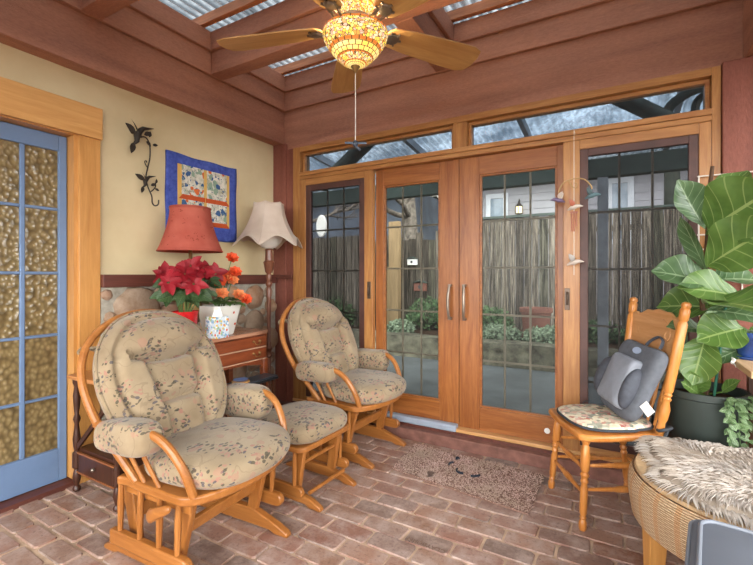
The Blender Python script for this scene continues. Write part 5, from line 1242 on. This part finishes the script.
# shrubs and ground cover
def shrub(name, loc, rad, hgt, n, ls, m, label, seed):
    s = empty(name, loc); tag(s, label, 'shrub', 'shrubs in the raised bed'); rr = random.Random(seed); mb = MB(); st = MB()
    for i in range(n):
        a = rr.uniform(0, 2*pi); q = rr.random()**.5; p = Vector((rad*q*cos(a), rad*.8*q*sin(a), hgt*rr.uniform(.1, 1)*(1-.5*q*q))); d = Vector((rr.uniform(-1, 1), rr.uniform(-1, 1), rr.uniform(-.2, 1))).normalized()
        leafblade(mb, p, p+d*ls, (rr.uniform(-1, 1), -1, .5), ls*.5, .2, .1, 0, 'ov', 2, 3, i)
        if i % 12 == 0: st.tube([(p.x*.2, p.y*.2, -.02), p], .006, 5)
    st.build('stems', M['bark'], s); mb.build('foliage', m, s, smooth=0, keep=True); return s
for i, (px, py, Y, rad, hg, m, lb) in enumerate(((498, 345, 6.15, .30, .20, 'foliage2', 'variegated pale ground cover at the left of the right french door'), (548, 345, 6.15, .30, .22, 'foliage2', 'variegated pale ground cover at the right of the right french door'), (488, 340, 6.95, .4, .40, 'foliage', 'green shrub at the foot of the tall fence behind the pale ground cover'), (428, 340, 6.75, .4, .55, 'foliage', 'green shrub behind the left french door'), (400, 345, 6.05, .22, .2, 'foliage2', 'small pale plant on the retaining wall behind the left french door'), (592, 340, 6.6, .4, .3, 'foliage', 'green shrub behind the empty oak chair'), (650, 340, 6.6, .4, .3, 'foliage', 'green shrub beyond the fig at the right'), (340, 335, 6.4, .5, .55, 'foliage', 'green shrub seen through the left side panel'))):
    p = at(px, 300, Y); shrub('garden_shrub', (p.x, Y, .27), rad, hg, 900, .07, M[m], lb, i)
p = at(536, 300, 6.35); pl_ = empty('garden_planter', (p.x, 6.35, .26)); tag(pl_, 'terracotta planter standing in the garden bed', 'planter')
mb = MB(); mb.lathe([(.002, 0), (.16, 0), (.20, .40), (.225, .41), (.225, .47), (.195, .47), (.185, .42), (.002, .42)], 28); mb.build('pot', M['terra'], pl_)
mb = MB(); mb.lathe([(.002, .415), (.184, .422), (.1, .435), (.002, .44)], 20); mb.build('soil', M['soil'], pl_)
for px, py, Y, m, lb, s in ((412, 262, 7.2, 'white', 'small pale birdhouse on the ragged fence', .09), (420, 287, 7.2, 'terra', 'brown birdhouse on the ragged fence below the pale one', .12)):
    p = at(px, py, Y); b = empty('birdhouse', p); tag(b, lb, 'birdhouse', 'birdhouses on the fence'); mb = MB(); mb.box(-s, s, -.02, .06, -s*.6, s*.6); mb.build('box', M[m], b, smooth=0, bevel=.005)
    mb = MB(); mb.loft([[(-s*1.2, y, s*.6), (0, y, s*1.15), (s*1.2, y, s*.6), (0, y, s*.9)] for y in (-.06, .08)]); mb.build('roof', M['greenbeam'], b, smooth=0)
    mb = MB(); mb.M = Matrix.Translation((0, -.018, 0)) @ Euler((R(90), 0, 0)).to_matrix().to_4x4(); mb.lathe([(.001, 0), (s*.28, 0), (s*.28, .01), (.001, .01)], 16); mb.build('entrance', M['black'], b)
# tan boards and oval plaque at the left
p0 = at(392, 300, 6.9)
tp = empty('garden_gatepost', (p0.x, 6.95, .2)); tag(tp, 'tan garden post with broad base board behind the left french door', 'post')
mb = MB(); mb.box(-.10, .12, 0, .1, -.0, 2.0); mb.build('post', M['tan'], tp, smooth=0, bevel=.01)
mb = MB(); mb.box(-.28, .12, -.04, -.001, 0, 1.15); mb.build('base_board', M['tan'], tp, smooth=0, bevel=.005)
p0 = at(311, 223, 7.2)
sc_ = fence('garden_screen', at(300, 275, 6.3).x-1.6, at(362, 275, 6.3).x, 6.35, .2, 1.9, 'brown plank screen behind the left side panel', .01); sc_['category'] = 'screen'; del sc_['group']
p0 = at(321, 226, 6.3)
ov = empty('oval_plaque', (p0.x, 6.33, p0.z)); tag(ov, 'pale oval plaque on the plank screen behind the left side panel', 'plaque')
mb = MB(); mb.M = Euler((R(90), 0, 0)).to_matrix().to_4x4(); mb.loft([[(.12*s*cos(2*pi*k/32), .21*s*sin(2*pi*k/32), z) for k in range(32)] for s, z in ((.02, 0), (1, 0), (1, .02), (.9, .035), (.02, .03))]); mb.build('plate', M['ceramic'], ov)

# ------------------------------------------------------------------ light and camera
w = bpy.data.worlds.new('overcast_sky'); sc.world = w; w.use_nodes = True; nt = w.node_tree; bg = nt.nodes['Background']
tc = nt.nodes.new('ShaderNodeTexCoord'); sx = nt.nodes.new('ShaderNodeSeparateXYZ'); nt.links.new(tc.outputs['Generated'], sx.inputs[0])
dt = nt.nodes.new('ShaderNodeVectorMath'); dt.operation = 'DOT_PRODUCT'; dt.inputs[1].default_value = Vector((.35, -.9, .25)).normalized(); nt.links.new(tc.outputs['Generated'], dt.inputs[0])
rp = nt.nodes.new('ShaderNodeMapRange'); rp.inputs[1].default_value = -.1; rp.inputs[2].default_value = .8; rp.inputs[3].default_value = 1.5; rp.inputs[4].default_value = 11.0; rp.interpolation_type = 'SMOOTHSTEP'; nt.links.new(dt.outputs['Value'], rp.inputs[0])  # sky made much brighter behind the viewer to light the room
nt.links.new(rp.outputs[0], bg.inputs['Strength']); bg.inputs['Color'].default_value = (.98, .98, .97, 1)
def lamp(name, loc, energy, col, r, par=None):
    l = bpy.data.lights.new(name, 'POINT'); l.energy = energy; l.color = col; l.shadow_soft_size = r; o = bpy.data.objects.new(name, l); COL.objects.link(o); o.location = loc
    if par: o.parent = par
    return o
lamp('bowl_bulb', (.06, 0, 2.34), 9, (1, .80, .54), .04, fn_); lamp('bowl_bulb', (-.06, .03, 2.34), 9, (1, .80, .54), .04, fn_)
cam = bpy.data.cameras.new('camera'); co = bpy.data.objects.new('camera', cam); COL.objects.link(co)
cam.sensor_width = 36; cam.lens = F_/753*36; cam.shift_y = -(282.5-HZ)/753; cam.clip_start = .02
co.location = (0, 0, CZ); co.rotation_euler = (R(90), 0, TH); sc.camera = co
sc.view_settings.view_transform = 'Standard'; sc.view_settings.look = 'None'; sc.view_settings.gamma = 1; sc.view_settings.use_curve_mapping = False
sc.view_settings.exposure = 0.25
sc.cycles.max_bounces = 10; sc.cycles.diffuse_bounces = 5; sc.cycles.glossy_bounces = 4; sc.cycles.transparent_max_bounces = 24; sc.cycles.sample_clamp_indirect = 8
sc.cycles.use_denoising = True
